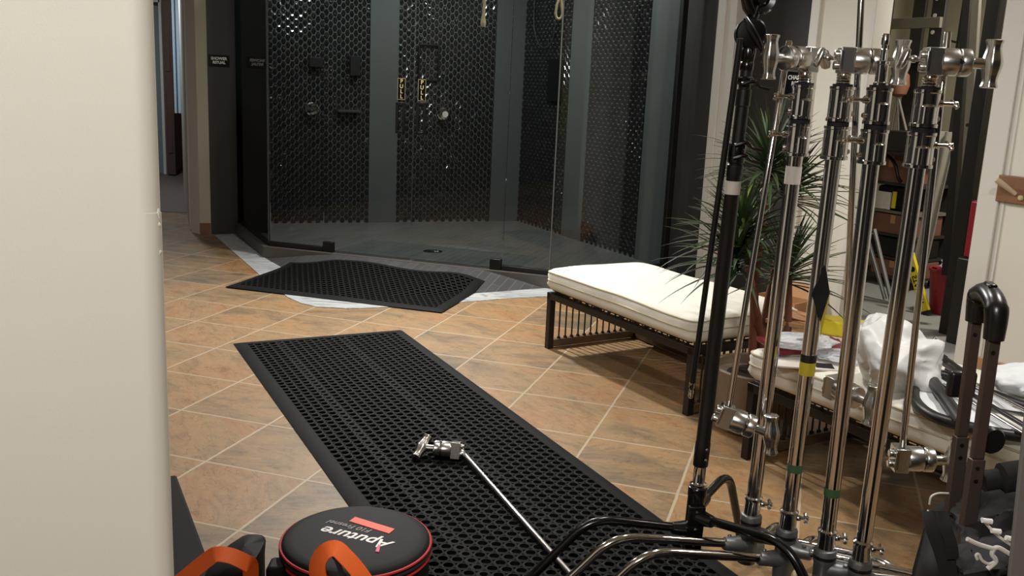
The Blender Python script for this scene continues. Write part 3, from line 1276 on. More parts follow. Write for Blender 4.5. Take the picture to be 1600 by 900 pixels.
def mat2_z(x, y):
    p = Vector((x, y, 0))
    s_, t_ = (p - F).dot(U2), (p - F).dot(V2)
    z = 0
    for dx, dy in ((0, 0), (.05, 0), (-.05, 0), (0, .05), (0, -.05)):
        z += ramp_z(x + dx, y + dy) / 5
    w = .012 * (1 + sin(s_ * 7.5 + 1.2)) * min(1, max(0, t_ - .2) / .5)
    return max(z, ramp_z(x, y)) + .0006 + w * min(1, s_ / .3)


o = mat_mesh(F, U2, V2, 1.463, .80, mat2_z, seam=None).build('floor_mat', [M_RUBBER, M_RUBBERBASE], sharp=50)
tag(recentre(o), 'short rippled black rubber mat on the ramp before the shower doors', 'mat', 'black rubber mats')

# ================================================================== OTTOMANS


def rrect(L, W, r, n=6):
    pts = []
    for cx_, cy_, a0 in ((L / 2 - r, W / 2 - r, 0), (-L / 2 + r, W / 2 - r, pi / 2), (-L / 2 + r, -W / 2 + r, pi), (L / 2 - r, -W / 2 + r, 3 * pi / 2)):
        for k in range(n + 1):
            a = a0 + pi / 2 * k / n
            pts.append((cx_ + r * cos(a), cy_ + r * sin(a)))
    # subdivide the straight sides
    out = []
    for i in range(len(pts)):
        a, b = Vector(pts[i]), Vector(pts[(i + 1) % len(pts)])
        k = max(1, int((b - a).length / .04))
        for q in range(k):
            out.append(a.lerp(b, q / k))
    return out


def ottoman(label, group, F0, along_, L, D, hf=.30, hc=.105, seed=0):
    """F0 front-left foot; along_ runs down the front edge; frame height hf, cushion hc"""
    A = along_.normalized()
    B = Vector((-A.y, A.x, 0))
    root = thing('ottoman', label, 'ottoman', F0, group)
    P = lambda a, b, z: F0 + A * a + B * b + UP * z
    # legs
    for a, b in ((.018, .018), (L - .018, .018), (.018, D - .018), (L - .018, D - .018)):
        G().bar(P(a, b, 0), P(a, b, hf), .034, .034, up=B).build('leg', M_BRONZE, root, bevel=.003)
    # top frame with ladder rail
    g = G()
    zt = hf - .017
    for p0, p1 in ((P(0, .018, zt), P(L, .018, zt)), (P(0, D - .018, zt), P(L, D - .018, zt)), (P(.018, .036, zt), P(.018, D - .036, zt)), (P(L - .018, .036, zt), P(L - .018, D - .036, zt))):
        g.bar(p0, p1, .034, .034)
    for b in (.018, D - .018):
        g.bar(P(0.03, b, hf + .016), P(L - .03, b, hf + .016), .012, .008)
        n = int(L / .055)
        for k in range(1, n):
            g.bar(P(L * k / n, b, hf - .002), P(L * k / n, b, hf + .014), .008, .008, up=A)
    for a in (.018, L - .018):
        n = int(D / .055)
        g.bar(P(a, .03, hf + .016), P(a, D - .03, hf + .016), .012, .008)
        for k in range(1, n):
            g.bar(P(a, D * k / n, hf - .002), P(a, D * k / n, hf + .014), .008, .008, up=A)
    for k in range(1, 6):
        g.bar(P(L * k / 6, .03, hf - .006), P(L * k / 6, D - .03, hf - .006), .02, .01)
    g.build('top_frame', M_BRONZE, root, bevel=.002)
    # lower rails and thin bars on both ends and the back
    zl = .028
    for p0, p1, nm, n in ((P(.018, .036, zl), P(.018, D - .036, zl), 'end', int(D / .045)), (P(L - .018, .036, zl), P(L - .018, D - .036, zl), 'end', int(D / .045)), (P(.036, D - .018, zl), P(L - .036, D - .018, zl), 'back', int(L / .045))):
        G().bar(p0, p1, .03, .04).build('lower_rail', M_BRONZE2, root, bevel=.003)
        g = G()
        for k in range(1, n):
            q = p0.lerp(p1, k / n)
            g.cyl(q + UP * .015, Vector((q.x, q.y, hf - .02)), .0042, n=8)
            g.lathe([(.0085, -.004), (.0095, .002), (.0085, .010)], 10, Matrix.Translation(q + UP * .02))
        g.build('bar_screen', M_BRONZE, root)
    # cushion
    ov = .012
    cL, cD = L + 2 * ov, D + 2 * ov
    c0 = P(L / 2, D / 2, hf + .021)
    R = Matrix((A, B, UP)).transposed()
    M = place(c0, R)
    prof = [(.05, .004, .07), (.014, 0, .05), (.004, .012, .04), (-.003, hc * .25, .04), (.002, hc * .5, .04), (-.003, hc * .75, .04), (.003, hc - .012, .04), (.014, hc - .001, .05), (.05, hc + .008, .07), (.11, hc + .014, .08), (.18, hc + .018, .08), (.25, hc + .02, .06)]
    base = rrect(cL, cD, .045)
    n = len(base)
    sd = Vector((seed * 5.1, seed * 2.3, 0))
    vs, fs = [], []
    for ins_, z, r in prof:
        for p in base:
            k = Vector((p.x * (1 - 2 * ins_ / cL), p.y * (1 - 2 * ins_ / cD), 0))
            w = noise.fractal(Vector((k.x * 4, k.y * 4, z * 9)) + sd, .8, 2.0, 3)
            nrm = k.normalized()
            sag = .014 * noise.noise(Vector((k.x * 2.2, k.y * 2.2, 3.0)) + sd)
            vs.append(k + nrm * (.004 * w if ins_ < .02 else 0) + UP * (max(z + (.004 * w if ins_ >= .014 and z > .05 else 0) + (sag if z > .05 else .6 * max(sag, 0)), 0)))
    for i in range(len(prof) - 1):
        for j in range(n):
            fs.append((i * n + j, i * n + (j + 1) % n, (i + 1) * n + (j + 1) % n, (i + 1) * n + j))
    fs.append(tuple(reversed(range(n))))
    cv = len(vs)
    vs.append(Vector((0, 0, hc + .02)))
    k = len(prof) - 1
    for j in range(n):
        fs.append((k * n + j, k * n + (j + 1) % n, cv))
    cu = G().add(vs, fs, M).build('cushion', M_CUSHION, root, sharp=75)
    for lev in (6, 4):
        pts = [M @ (Vector(vs[lev * n + j]) + Vector(vs[lev * n + j]).normalized().to_2d().to_3d() * .002) for j in range(n)]
        G().tube(pts + [pts[0]], .0042, 8).build('piping', M_PIPING, cu)
    return root


AL1 = Vector((.507, -.862, 0))
ottoman('cream-cushioned ottoman with dark bar frame in front of the shower', 'cream ottomans', Vector((.228, 4.789, 0)), AL1, 1.135, .60, seed=1)
ottoman('cream-cushioned ottoman along the right wall, heaped with plastic bags', 'cream ottomans', Vector((.925, 3.375, 0)), AL1, 1.135, .60, seed=2)

# ================================================================== PLANT
PP = Vector((1.073, 3.722, 0))
pl = thing('potted_dracaena', 'tall spiky dracaena in a taupe pot between the two ottomans', 'potted plant', PP)
G().lathe([(.150, 0), (.165, .01), (.185, .115), (.197, .240), (.201, .256), (.196, .263), (.186, .257), (.180, .225)], 40, Matrix.Translation(PP)).build('pot', M_POT, pl)
G().lathe([(.179, .21), (.178, .22), (.10, .23), (.001, .233)], 30, Matrix.Translation(PP)).build('soil', M_SOIL, pl)


def rosette(tip, direction, n, length, seed, name='foliage', m=M_LEAF, droop=1.0):
    rr = random.Random(seed)
    g = G()
    D0 = Vector(direction).normalized()
    R = frame(D0)
    for k in range(n):
        f = k / n
        az = k * 2.39996 + rr.uniform(-.2, .2)
        el = radians(80 - 78 * f ** .75 + rr.uniform(-7, 7))
        ln = length * rr.uniform(.78, 1.1) * (.72 + .4 * f)
        wd = rr.uniform(.0075, .0115)
        d = R @ Vector((cos(az) * cos(el), sin(az) * cos(el), sin(el)))
        p = Vector(tip) - D0 * (.07 * f)
        side = d.cross(UP)
        if side.length < 1e-3:
            side = Vector((1, 0, 0))
        side.normalize()
        vs, fs = [], []
        S = 8
        grav = droop * rr.uniform(.7, 1.35) * .26
        for i in range(S + 1):
            t = i / S
            w = wd * (min(1, .55 + t * 2.2)) * (1 - t ** 2.3) + .0004
            nn = side.cross(d).normalized()
            vs += [p - side * w + nn * w * .35, p, p + side * w + nn * w * .35, p - nn * .0006]
            d = (d + Vector((0, 0, -grav / S * (1 + 2 * t)))).normalized()
            p = p + d * (ln / S)
        for i in range(S):
            a = 4 * i
            for q0, q1 in ((0, 1), (1, 2), (2, 3), (3, 0)):
                fs.append((a + q0, a + 4 + q0, a + 4 + q1, a + q1))
        g.add(vs, fs)
    return g.build(name, m, pl)


canes = [((-.045, -.02), (1203, 262), 3.70), ((.02, .03), (1160, 365), 3.58), ((.055, -.03), (1232, 430), 3.76), ((-.01, .05), (1236, 300), 3.84)]
for (ox, oy), (px, py), Y in canes:
    b = PP + Vector((ox, oy, .22))
    tq = on_y(px, py, Y)
    mid = b.lerp(tq, .5) + Vector((ox * .4, 0, 0))
    G().tube(smooth_path([b, b.lerp(mid, .5) + Vector((0, 0, .01)), mid, tq], 5), [.0175] * 10 + [.015] * 6, 10).build('cane', M_TRUNK, pl)
rosette(on_y(1203, 250, 3.70), (0, -.1, 1), 84, .33, 1)
rosette(on_y(1160, 352, 3.58), (-.15, -.1, 1), 78, .33, 2)
rosette(on_y(1232, 418, 3.76), (.1, 0, 1), 70, .34, 3)
rosette(on_y(1236, 290, 3.84), (.2, 0, 1), 74, .33, 4)
rosette(on_y(1150, 395, 3.55), (-.3, -.2, 1), 64, .33, 5)
rosette(on_y(1157, 372, 3.55), (-.1, -.2, 1), 12, .16, 6, m=M_LEAF2, droop=.3)
rosette(on_y(1160, 318, 3.58), (.0, -.2, 1), 12, .15, 7, m=M_LEAF2, droop=.3)
rosette(on_y(1243, 272, 3.84), (.1, -.2, 1), 10, .15, 8, m=M_LEAF2, droop=.3)
#PART4
# ================================================================== STANDS, GRIP HEADS AND ARMS
BONE = [(.0165, -.0525), (.0188, -.051), (.0188, -.0480), (.0165, -.043), (.0155, -.034), (.0180, -.022), (.0218, -.008), (.0225, 0), (.0218, .008), (.0180, .022), (.0155, .034), (.0165, .043), (.0188, .0480), (.0188, .051), (.0165, .0525)]


def axes(ax, up):
    """matrix whose X is ax and Z is close to up"""
    x = Vector(ax).normalized()
    z = Vector(up)
    z = (z - x * z.dot(x)).normalized()
    return Matrix((x, z.cross(x), z)).transposed()


def grip_head(parent, c, ax, up, handle_up=None, knob=True, metal=None, hd=.090):
    """round two-plate clamp: lug block on -ax side, discs, shaft and bone-shaped handle on +ax side"""
    metal = metal or M_ALU
    R = axes(ax, up)
    M = place(c, R)
    X = frame((1, 0, 0), (0, 1, 0)).to_4x4()
    g = G()
    # fixed plate with lug block
    g.lathe([(.0285, -.022), (.0305, -.019), (.0305, .014), (.029, .0155), (.027, .0165)], 32, M @ X)
    g.box((-.036, 0, 0), (.034, .050, .060), M)
    g.box((-.050, -.010, .0), (.010, .030, .046), M)
    for z in (.013, -.013):
        g.lathe([(.009, -.066), (.0105, -.064), (.0105, -.05), (.009, -.049)], 16, M @ Matrix.Translation((0, -.006, z)) @ X)
    # jaw notches and gap
    g.lathe([(.024, .016), (.024, .0195)], 24, M @ X)
    body = g.build('clamp_body', metal, parent, bevel=.0015)
    g = G()
    g.lathe([(.027, .0195), (.0290, .0205), (.0305, .023), (.0305, .040), (.028, .043), (.014, .045)], 32, M @ X)
    g.lathe([(.0120, .044), (.0120, .085)], 18, M @ X)
    g.build('clamp_plate', metal, body)
    for a in (-.9, 1.2, 3.0):
        G().add([(.0125, .0309 * cos(a - .16), .0309 * sin(a - .16)), (.0180, .0312 * cos(a - .02), .0312 * sin(a - .02)), (.0235, .0309 * cos(a + .12), .0309 * sin(a + .12)), (.0180, .0312 * cos(a + .26), .0312 * sin(a + .26)),
               (.0125, .026 * cos(a - .16), .026 * sin(a - .16)), (.0180, .026 * cos(a - .02), .026 * sin(a - .02)), (.0235, .026 * cos(a + .12), .026 * sin(a + .12)), (.0180, .026 * cos(a + .26), .026 * sin(a + .26))],
              [(0, 1, 2, 3), (7, 6, 5, 4), (0, 4, 5, 1), (1, 5, 6, 2), (2, 6, 7, 3), (3, 7, 4, 0)], M).build('jaw_notch', M_BLACKMETAL, body, smooth=False)
    hu = Vector(handle_up) if handle_up is not None else R @ Vector((0, 0, 1))
    hc = M @ Vector((hd, 0, 0))
    g = G().lathe(BONE, 40, place(hc, frame(hu)), lobes=8, depth=.075)
    h = g.build('handle', metal, body, sharp=50)
    # dark through hole in the handle
    q = place(hc + (R @ Vector((.0162, 0, 0))), R) @ X
    G().lathe([(.0045, 0), (.0045, .003)], 14, q).build('hole', M_BLACKMETAL, body)
    if knob:
        g = G()
        g.lathe([(.0050, -.092), (.0050, -.055)], 12, M @ Matrix.Translation((0, 0, .004)) @ X)
        g.lathe([(.0075, -.082), (.009, -.077), (.0075, -.072)], 12, M @ Matrix.Translation((0, 0, .004)) @ X)
        Mk = M @ Matrix.Translation((-.098, 0, .004)) @ Matrix.Rotation(radians(18), 4, 'Y')
        g.lathe([(.005, -.024), (.0115, -.021), (.0145, -.010), (.0135, 0), (.0145, .010), (.0115, .021), (.005, .024)], 20, Mk @ Matrix.Diagonal((.62, 1.15, 1, 1)))
        g.build('wing_knob', metal, body)
    return body


def t_screw(g, c, d, ln=.034):
    """small chrome locking screw with a cross wing"""
    d = Vector(d).normalized()
    c = Vector(c)
    R = frame(d)
    g.lathe([(.0075, 0), (.0085, .004), (.0075, .010), (.0045, .012), (.0045, ln), (.007, ln + .003), (.007, ln + .010), (.004, ln + .013)], 14, place(c, R))
    g.lathe([(.003, -.017), (.0055, -.014), (.0042, -.004), (.0042, .004), (.0055, .014), (.003, .017)], 12, place(c + d * (ln + .004), frame(UP.cross(d) + UP * .5)))


DIRS = (radians(189), radians(326), radians(48))
NEAR = (radians(236), radians(340), radians(48))


def leg_path(ang, z, reach, out=.30):
    d = Vector((cos(ang), sin(ang), 0))
    a = d * .03 + UP * z
    b = d * out + UP * (z + .035)
    f = d * reach + UP * .013
    u1, u2 = (b - a).normalized(), (f - b).normalized()
    pts = [a, a.lerp(b, .5), b - u1 * .07]
    for k in range(1, 8):
        t = k / 8
        p0, p2 = b - u1 * .07, b + u2 * .07
        pts.append(p0 * (1 - t) ** 2 + b * 2 * t * (1 - t) + p2 * t * t)
    pts += [b + u2 * .07, b.lerp(f, .7), f]
    return pts, d


def c_stand(label, px, py, zc=.22, head=None, tapes=(), lean=(0, 0), legs=DIRS, pin=True, screws=(1, 0, 0), reach=.54):
    base = on_z(px, py, zc)
    b = flat(base)
    s = thing('light_stand', label, 'light stand', b, 'chrome stands beside the mat')
    L = Matrix.Translation(b) @ Matrix.Shear('XY', 4, lean)
    T = lambda z: L @ Vector((0, 0, z))
    # base casting with three sockets
    g = G()
    g.lathe([(.014, .085), (.0245, .088), (.0255, .10), (.0255, .190), (.0275, .194), (.0285, .200), (.0285, .224), (.0265, .229), (.0225, .231)], 28, L)
    for a, z in zip(legs, (.142, .176, .112)):
        d = Vector((cos(a), sin(a), 0))
        g.tube([T(z) + d * .01, T(z) + d * .040, T(z + .002) + d * .068, T(z + .0025) + d * .071], [.024, .021, .0185, .016], 18)
        g.lathe([(.0055, 0), (.0055, .004), (.004, .006)], 10, place(T(z + .0) + d * .052 + UP * .0185 + d.cross(UP) * .008, frame(UP + d.cross(UP) * .5)))
    cst = g.build('base_casting', M_CAST, s)
    G().lathe([(.02885, .2045), (.0290, .2055), (.0290, .2125), (.02885, .2135)], 28, L).build('embossed_band', M_BLACKMETAL, cst)
    for a, z in zip(legs, (.142, .176, .112)):
        rc = .34 if a == legs[2] else reach
        pts, d = leg_path(a, z, rc, rc - .16)
        lg = G().tube([b + p for p in pts], .0125, 14).build('leg', M_CHROME, s)
        f = b + pts[-1]
        u = (pts[-1] - pts[-2]).normalized()
        G().tube([f - u * .03, f - u * .004, f], [.0142, .0142, .0115], 14).build('rubber_foot', M_RUBBER, lg)
    # lower collar with its screw
    g = G().lathe([(.0215, .229), (.0225, .232), (.0225, .270), (.0240, .272), (.0240, .280), (.0215, .282), (.0190, .284)], 28, L)
    t_screw(g, T(.262) + Vector((.020, -.006, 0)), (1, -.2, .1), .018)
    g.build('lower_collar', M_CHROME, s)
    # main tube
    g = G().cyl(T(.23), T(1.21), .0192, n=28)
    g.build('tube', M_CHROME, s)
    # two riser collars, each with a raised housing facing the room's front
    rng = random.Random(int(px))
    for z0, z1, r in ((1.203, 1.284, .0312), (1.294, 1.378, .0290)):
        g = G().lathe([(r - .003, z0), (r + .0012, z0 + .001), (r + .0012, z0 + .008), (r - .0012, z0 + .010), (r - .0012, z1 - .009), (r + .0004, z1 - .007), (r + .0004, z1 - .001), (r - .003, z1)], 32, L)
        fd = Vector((.20 - .35 * (px > 1320), -1, 0)).normalized()
        c0 = T(z0 + .009) + fd * (r - .0105)
        c1 = T(z0 + .046) + fd * (r - .0105)
        g.tube([c0, c1, c1 + UP * .004, c1 + UP * .0066], [.0175, .0175, .014, .007], 24)
        sd = Vector((1, .1, 0)) if screws[0] > 0 else Vector((-1, -.1, 0))
        t_screw(g, T((z0 + z1) / 2 + .012) + sd * (r - .003), sd, .036)
        g.lathe([(.006, 0), (.007, .003), (.005, .008)], 12, place(T(z0 + .02) + sd * (r - .002), frame(sd)))
        g.build('riser_collar', M_CHROME, s)
    G().lathe([(.0255, 1.283), (.0255, 1.295)], 24, L).build('rubber_washer', M_RUBBERBASE, s)
    G().lathe([(.0235, 1.377), (.0235, 1.383)], 24, L).build('rubber_washer', M_RUBBERBASE, s)
    if head is None:
        g = G().lathe([(.016, 1.383), (.016, 1.388), (.0135, 1.39), (.0135, 1.428), (.0155, 1.430), (.0155, 1.436), (.0085, 1.438), (.0085, 1.462), (.0066, 1.464), (.0066, 1.471), (.0085, 1.473), (.0085, 1.494), (.0070, 1.497)], 20, L)
        g.build('top_pin', M_CHROME, s)
    else:
        g = G().lathe([(.015, 1.383), (.017, 1.385), (.015, 1.388), (.017, 1.391), (.015, 1.394), (.017, 1.397), (.015, 1.400), (.017, 1.403), (.016, 1.409), (.009, 1.411), (.009, 1.43)], 20, L)
        g.build('top_pin', M_CHROME, s)
        hax = Vector((1, -.12, 0)) if head > 0 else Vector((-.86, -.50, 0))
        grip_head(s, T(1.4385) + hax * .036, hax, UP)
    for z, h, m, r in tapes:
        G().lathe([(r, z - h / 2), (r + .0006, z - h / 2), (r + .0006, z + h / 2), (r, z + h / 2)], 24, L).build('tape_band', m, s)
    return s, T


S1, T1s = c_stand('chrome stand nearest the plant, white tape below its collars and grip handle on the left', 1172, 808, head=-1, tapes=((1.155, .045, M_TAPEW, .0194),), screws=(-1, 0, 0), lean=(.015, 0))
S2, T2s = c_stand('chrome stand with a black and yellow tape band and green tape low down', 1228, 830, head=1, tapes=((.70, .020, M_TAPEB, .0194), (.673, .034, M_TAPEY, .0194), (.402, .022, M_TAPEG, .0194)), lean=(.010, 0))
S3, T3s = c_stand('chrome stand topped by a bare pin with no grip head, green tape low down', 1290, 862, head=None, tapes=((.385, .022, M_TAPEG, .0194),), lean=(-.006, 0), screws=(-1, 0, 0), legs=NEAR)
S4, T4s = c_stand('rightmost chrome stand, grip head and bone handle pointing right at top', 1343, 880, head=1, legs=NEAR, lean=(.009, 0))
# loose black and yellow tape flag wrapped on the second stand
c0 = T2s(.875)
g = G()
g.add([c0 + Vector(p) for p in ((-.020, -.0215, -.005), (.006, -.0235, .070), (.026, -.0205, .0), (.010, -.0232, -.075), (-.020, -.0205, .0), (.006, -.0222, .072), (.026, -.0192, .002), (.010, -.0219, -.073))],
      [(0, 3, 2, 1), (4, 5, 6, 7), (0, 1, 5, 4), (1, 2, 6, 5), (2, 3, 7, 6), (3, 0, 4, 7)])
t_ = g.build('tape_flag', M_TAPEB, S2, smooth=False)
g = G()
g.add([c0 + Vector(p) for p in ((.0265, -.0206, -.004), (.0105, -.0233, -.076), (.015, -.0215, -.112), (.026, -.0200, -.02), (.0265, -.0190, -.004), (.0105, -.0217, -.076), (.015, -.0199, -.112), (.026, -.0186, -.02))],
      [(0, 1, 2, 3), (7, 6, 5, 4), (0, 4, 5, 1), (1, 5, 6, 2), (2, 6, 7, 3), (3, 7, 4, 0)])
g.build('yellow_stripe', M_TAPEY, t_, smooth=False)


def grip_arm(label, p_top, p_bot, head_c, ax, up, handle_up=None, knob=False, group=None, r=.0080, metal=None):
    s = thing('grip_arm', label, 'grip arm', flat(head_c, min(p_bot.z, head_c.z - .03)), group)
    u = (p_top - p_bot).normalized()
    G().tube([p_bot, p_bot + u * .004, p_top - u * .004, p_top], [r * .8, r, r, r * .8], 16).build('rod', metal or M_CHROME, s)
    g_ = thing_part('grip_head', s, head_c)
    grip_head_flat(g_, head_c, ax, up, handle_up, knob)
    return s


def thing_part(name, parent, loc):
    o = bpy.data.objects.new(name, None)
    o.empty_display_size = .05
    COL.objects.link(o)
    o.parent = parent
    o.location = Vector(loc) - parent_world(parent)
    return o


def grip_head_flat(part, c, ax, up, handle_up, knob):
    """grip head as one level below a part: body, plate, handle, knob are sub-parts"""
    b = grip_head(part, c, ax, up, handle_up, knob)
    for ch in list(b.children):
        off = b.location.copy()
        ch.parent = part
    return b


# arm hanging from the first stand
h = T1s(1.4385)
pt = h + Vector((-.040, .030, .045))
pb = on_y(1138, 640, h.y - .07)
hc = pb + Vector((.027, -.006, -.028))
grip_arm('thin chrome arm hanging beside the first stand, grip head near the taupe pot', pt, pb - (pt - pb).normalized() * .02, hc, (.93, -.15, -.30), (.3, 0, 1), handle_up=(-.08, 0, 1), group='hanging grip arms')
# arm clamped by the second stand's head, sticking up out of view
h = T2s(1.4385)
pm = h + Vector((.040, .028, 0))
pb = on_y(1318, 590, pm.y + .02)
u = (pm - pb).normalized()
grip_arm('chrome arm of the second stand, its rod rising out of view above the head', pm + u * .30, pb - u * .0, pb + Vector((.004, -.012, -.035)), (.45, -.89, -.06), UP, handle_up=(.03, 0, 1), group='hanging grip arms')
# arm hanging from the fourth stand
h = T4s(1.4385)
pm = h + Vector((.040, .028, 0))
pb = on_y(1411, 692, pm.y - .02)
u = (pm - pb).normalized()
grip_arm('chrome arm hanging from the rightmost stand, its grip head before the ottoman', pm + u * .068, pb - u * .02, pb + Vector((.032, -.004, -.038)), (1, -.05, .0), UP, handle_up=(.06, 0, 1), group='hanging grip arms')
# arm lying on the long mat
hc = on_z(697, 702, .045)
ax = Vector((-1, .10, 0))
ra = on_z(724, 708, .03)
rb = on_z(905, 912, .024)
rd = (rb - ra).normalized()
s = thing('grip_arm', 'satin steel arm with grip head lying on the long black mat', 'grip arm', flat(hc, .0135))
G().tube([ra - rd * .02, ra + rd * 1.0, ra + rd * 1.004], [.008, .008, .006], 16).build('rod', M_ROD, s)
gp = thing_part('grip_head', s, hc)
grip_head_flat(gp, hc, ax, (0, .25, 1), (.30, .75, .42), False)

# ---------------- black stand
bb = flat(on_z(1085, 780, .25))
topq = on_y(1166, 112, bb.y - .02)
lx, ly = (topq.x - bb.x) / topq.z, (topq.y - bb.y) / topq.z
BST = thing('light_stand', 'black tubular stand with a white tape label, left of the chrome stands', 'light stand', bb)
L = Matrix.Translation(bb) @ Matrix.Shear('XY', 4, (lx, ly))
T = lambda z: L @ Vector((0, 0, z))
g = G()
g.lathe([(.019, .10), (.0245, .104), (.0245, .262), (.026, .266), (.026, .287), (.022, .291)], 28, L)
bl = (radians(187), radians(312), radians(52))
for a, z in zip(bl, (.165, .205, .235)):
    d = Vector((cos(a), sin(a), 0))
    g.tube([T(z) + d * .008, T(z) + d * .038, T(z + .002) + d * .062], [.024, .020, .0160], 18)
g.box((0, -.018, .17), (.046, .018, .14), L)
cs_ = g.build('base_casting', M_BLACKGLOSS, BST, bevel=.003)
for z in (.125, .175, .225):
    G().lathe([(.0045, 0), (.004, .003), (.001, .004)], 10, place(T(z) + Vector((.0, -.027, 0)), frame((0, -1, 0)))).build('rivet', M_CHROME, cs_)
for a, z in zip(bl, (.165, .205, .235)):
    pts, d = leg_path(a, z, .46 if a != bl[2] else .34, .29 if a != bl[2] else .20)
    lg = G().tube([bb + Vector((lx * z, ly * z, 0)) + p for p in pts], .0125, 14).build('leg', M_BLACKGLOSS, BST)
    f = bb + Vector((lx * z, ly * z, 0)) + pts[-1]
    u = (pts[-1] - pts[-2]).normalized()
    G().tube([f - u * .03, f - u * .004, f], [.0142, .0142, .0115], 14).build('rubber_foot', M_RUBBER, lg)
G().lathe([(.0215, .288), (.0225, .290), (.0225, .300), (.0185, .303), (.0165, .306), (.0165, .36)], 24, L).build('silver_collar', M_CHROME, BST)
g = G().lathe([(.0195, .352), (.0205, .354), (.0205, .42), (.0192, .424), (.0192, 1.145), (.0205, 1.147), (.0205, 1.172), (.018, 1.175)], 28, L)
g.build('lower_tube', M_BLACKMETAL, BST)
for z in (.375, .405):
    G().lathe([(.004, 0), (.003, .002), (.001, .003)], 10, place(T(z) + Vector((.008, -.019, 0)), frame((.3, -1, 0)))).build('screw', M_CHROME, BST)
G().lathe([(.0193, 1.098), (.0199, 1.098), (.0199, 1.132), (.0193, 1.132)], 24, L).build('tape_label', M_TAPEW, BST)
g = G().lathe([(.0165, 1.17), (.0165, 1.318), (.0185, 1.32), (.0185, 1.36), (.0150, 1.362), (.0150, 1.41)], 24, L)
g.build('middle_tube', M_BLACKMETAL, BST)
for prof in ([(.020, 1.178), (.0215, 1.180), (.0215, 1.225), (.020, 1.228)], [(.0185, 1.372), (.020, 1.374), (.020, 1.388), (.016, 1.392)], [(.0145, 1.405), (.0165, 1.408), (.0165, 1.425), (.0145, 1.428)]):
    G().lathe(prof, 24, L).build('riser_collar', M_BLACKGLOSS, BST)
for z, sgn in ((1.372, 1), (1.222, 1), (1.190, 1)):
    q = T(z)
    G().tube(smooth_path([q + Vector((-.012, -.02, 0)), q + Vector((.016, -.024, .008)), q + Vector((.034, -.014, -.004)), q + Vector((.060, -.008, -.010))], 5), [.006] * 10 + [.0045] * 6, 8).build('lever', M_BLACKGLOSS, BST)
# black swivel head on top: two facing discs
sh = thing_part('swivel_head', BST, T(1.49))
g = G().lathe([(.0145, 1.425), (.0165, 1.43), (.019, 1.455), (.012, 1.47)], 20, L)
q = T(1.495)
fd = Vector((-.08, -1, .05)).normalized()
g.lathe([(.034, -.022), (.038, -.019), (.038, .012), (.034, .016), (.012, .018)], 32, place(q, frame(fd)))
g.build('lower_disc', M_BLACKGLOSS, sh)
g = G().lathe([(.006, 0), (.006, .022)], 12, place(q + fd * .016, frame(fd)))
lv = Vector((.55, 0, -.83))
g.tube([q + fd * .034 - lv * .040, q + fd * .036 - lv * .015, q + fd * .036 + lv * .02, q + fd * .030 + lv * .055], [.0055, .009, .0085, .005], 12)
g.build('lever', M_BLACKGLOSS, sh)
q2 = T(1.578) + Vector((.018, .01, 0))
g = G().lathe([(.034, -.020), (.037, -.017), (.037, .010), (.033, .014), (.02, .010), (.012, .02)], 32, place(q2, frame(fd)))
g.tube([q2 + Vector((-.012, 0, -.045)), q2 + Vector((-.030, -.006, -.02)), q2 + Vector((-.046, -.01, .02))], [.012, .016, .012], 12)
g.tube([T(1.52), q2], .010, 12)
g.tube([q2 + Vector((.0, 0, .0)), q2 + Vector((.004, 0, .14))], .012, 12)
g.build('upper_disc', M_BLACKGLOSS, sh)
# black arm hanging down along it
pt, pb = on_y(1157, 60, bb.y - .06), on_y(1081, 606, bb.y + .06)
u = (pt - pb).normalized()
s = thing('grip_arm', 'thin black arm hanging alongside the black stand, silver tip at its end', 'grip arm', flat(pb, pb.z - .03))
G().cyl(pb, pt, .0078, n=14).build('rod', M_BLACKMETAL, s)
G().tube([pb + u * .016, pb + u * .002, pb - u * .002, pb - u * .008, pb - u * .010, pb - u * .028, pb - u * .031], [.0082, .0082, .0062, .0062, .0072, .0072, .004], 14).build('tip', M_CHROME, s)
#PART5
# ================================================================== BAGS IN FRONT
def strap_dirs(pts, face):
    """width direction per point for a webbing strap lying partly flat to the room"""
    out = []
    for i, p in enumerate(pts):
        t = (Vector(pts[min(i + 1, len(pts) - 1)]) - Vector(pts[max(i - 1, 0)])).normalized()
        v = (Vector(p) - EYE).normalized()
        out.append(t.cross(v).normalized() * face + v * (1 - face * .6))
    return out


# round bag with lettering on its lid, standing on the mat
ZB = .262
cA = on_z(557, 838, ZB)
Bc = Vector((cA.x, cA.y, .013))
RB = .181
bag = thing('round_bag', 'round black lens bag with red piping, white lettering on its lid, standing on the mat', 'bag', Bc)
hB = ZB - .013
L = Matrix.Translation(Bc)
G().lathe([(.155, 0), (.168, .004), (.174, .02), (.177, hB * .5), (.177, hB - .035)], 56, L).build('body', M_NYLON, bag)
G().lathe([(.177, hB - .034), (.1785, hB - .016), (.1765, hB - .006), (.168, hB - .001), (.15, hB + .002), (.08, hB + .003), (.001, hB + .003)], 56, L).build('lid', M_NYLON, bag, sharp=60)
for z, r in ((hB - .036, .1795), (hB - .012, .1798)):
    G().tube([Bc + Vector((r * cos(2 * pi * k / 64), r * sin(2 * pi * k / 64), z)) for k in range(65)], .0036, 8).build('piping', M_RED, bag)
G().tube([Bc + Vector((.1795 * cos(2 * pi * k / 64), .1795 * sin(2 * pi * k / 64), hB - .024)) for k in range(65)], .0042, 8).build('zip', M_BLACKCLOTH, bag)
zl = ZB + .0034
tA, tB = on_z(602, 850, zl), on_z(513, 829, zl)
tx_ = (tB - tA).normalized()
ty_ = Vector((-tx_.y, tx_.x, 0))
RT = Matrix((tx_, ty_, UP)).transposed()
text('Aputure', .056, place((tA + tB) / 2, RT), M_WHITE, 'lettering', bag, .0006, .0008, .25)
q0, q1 = on_z(574, 832, zl), on_z(519, 813, zl)
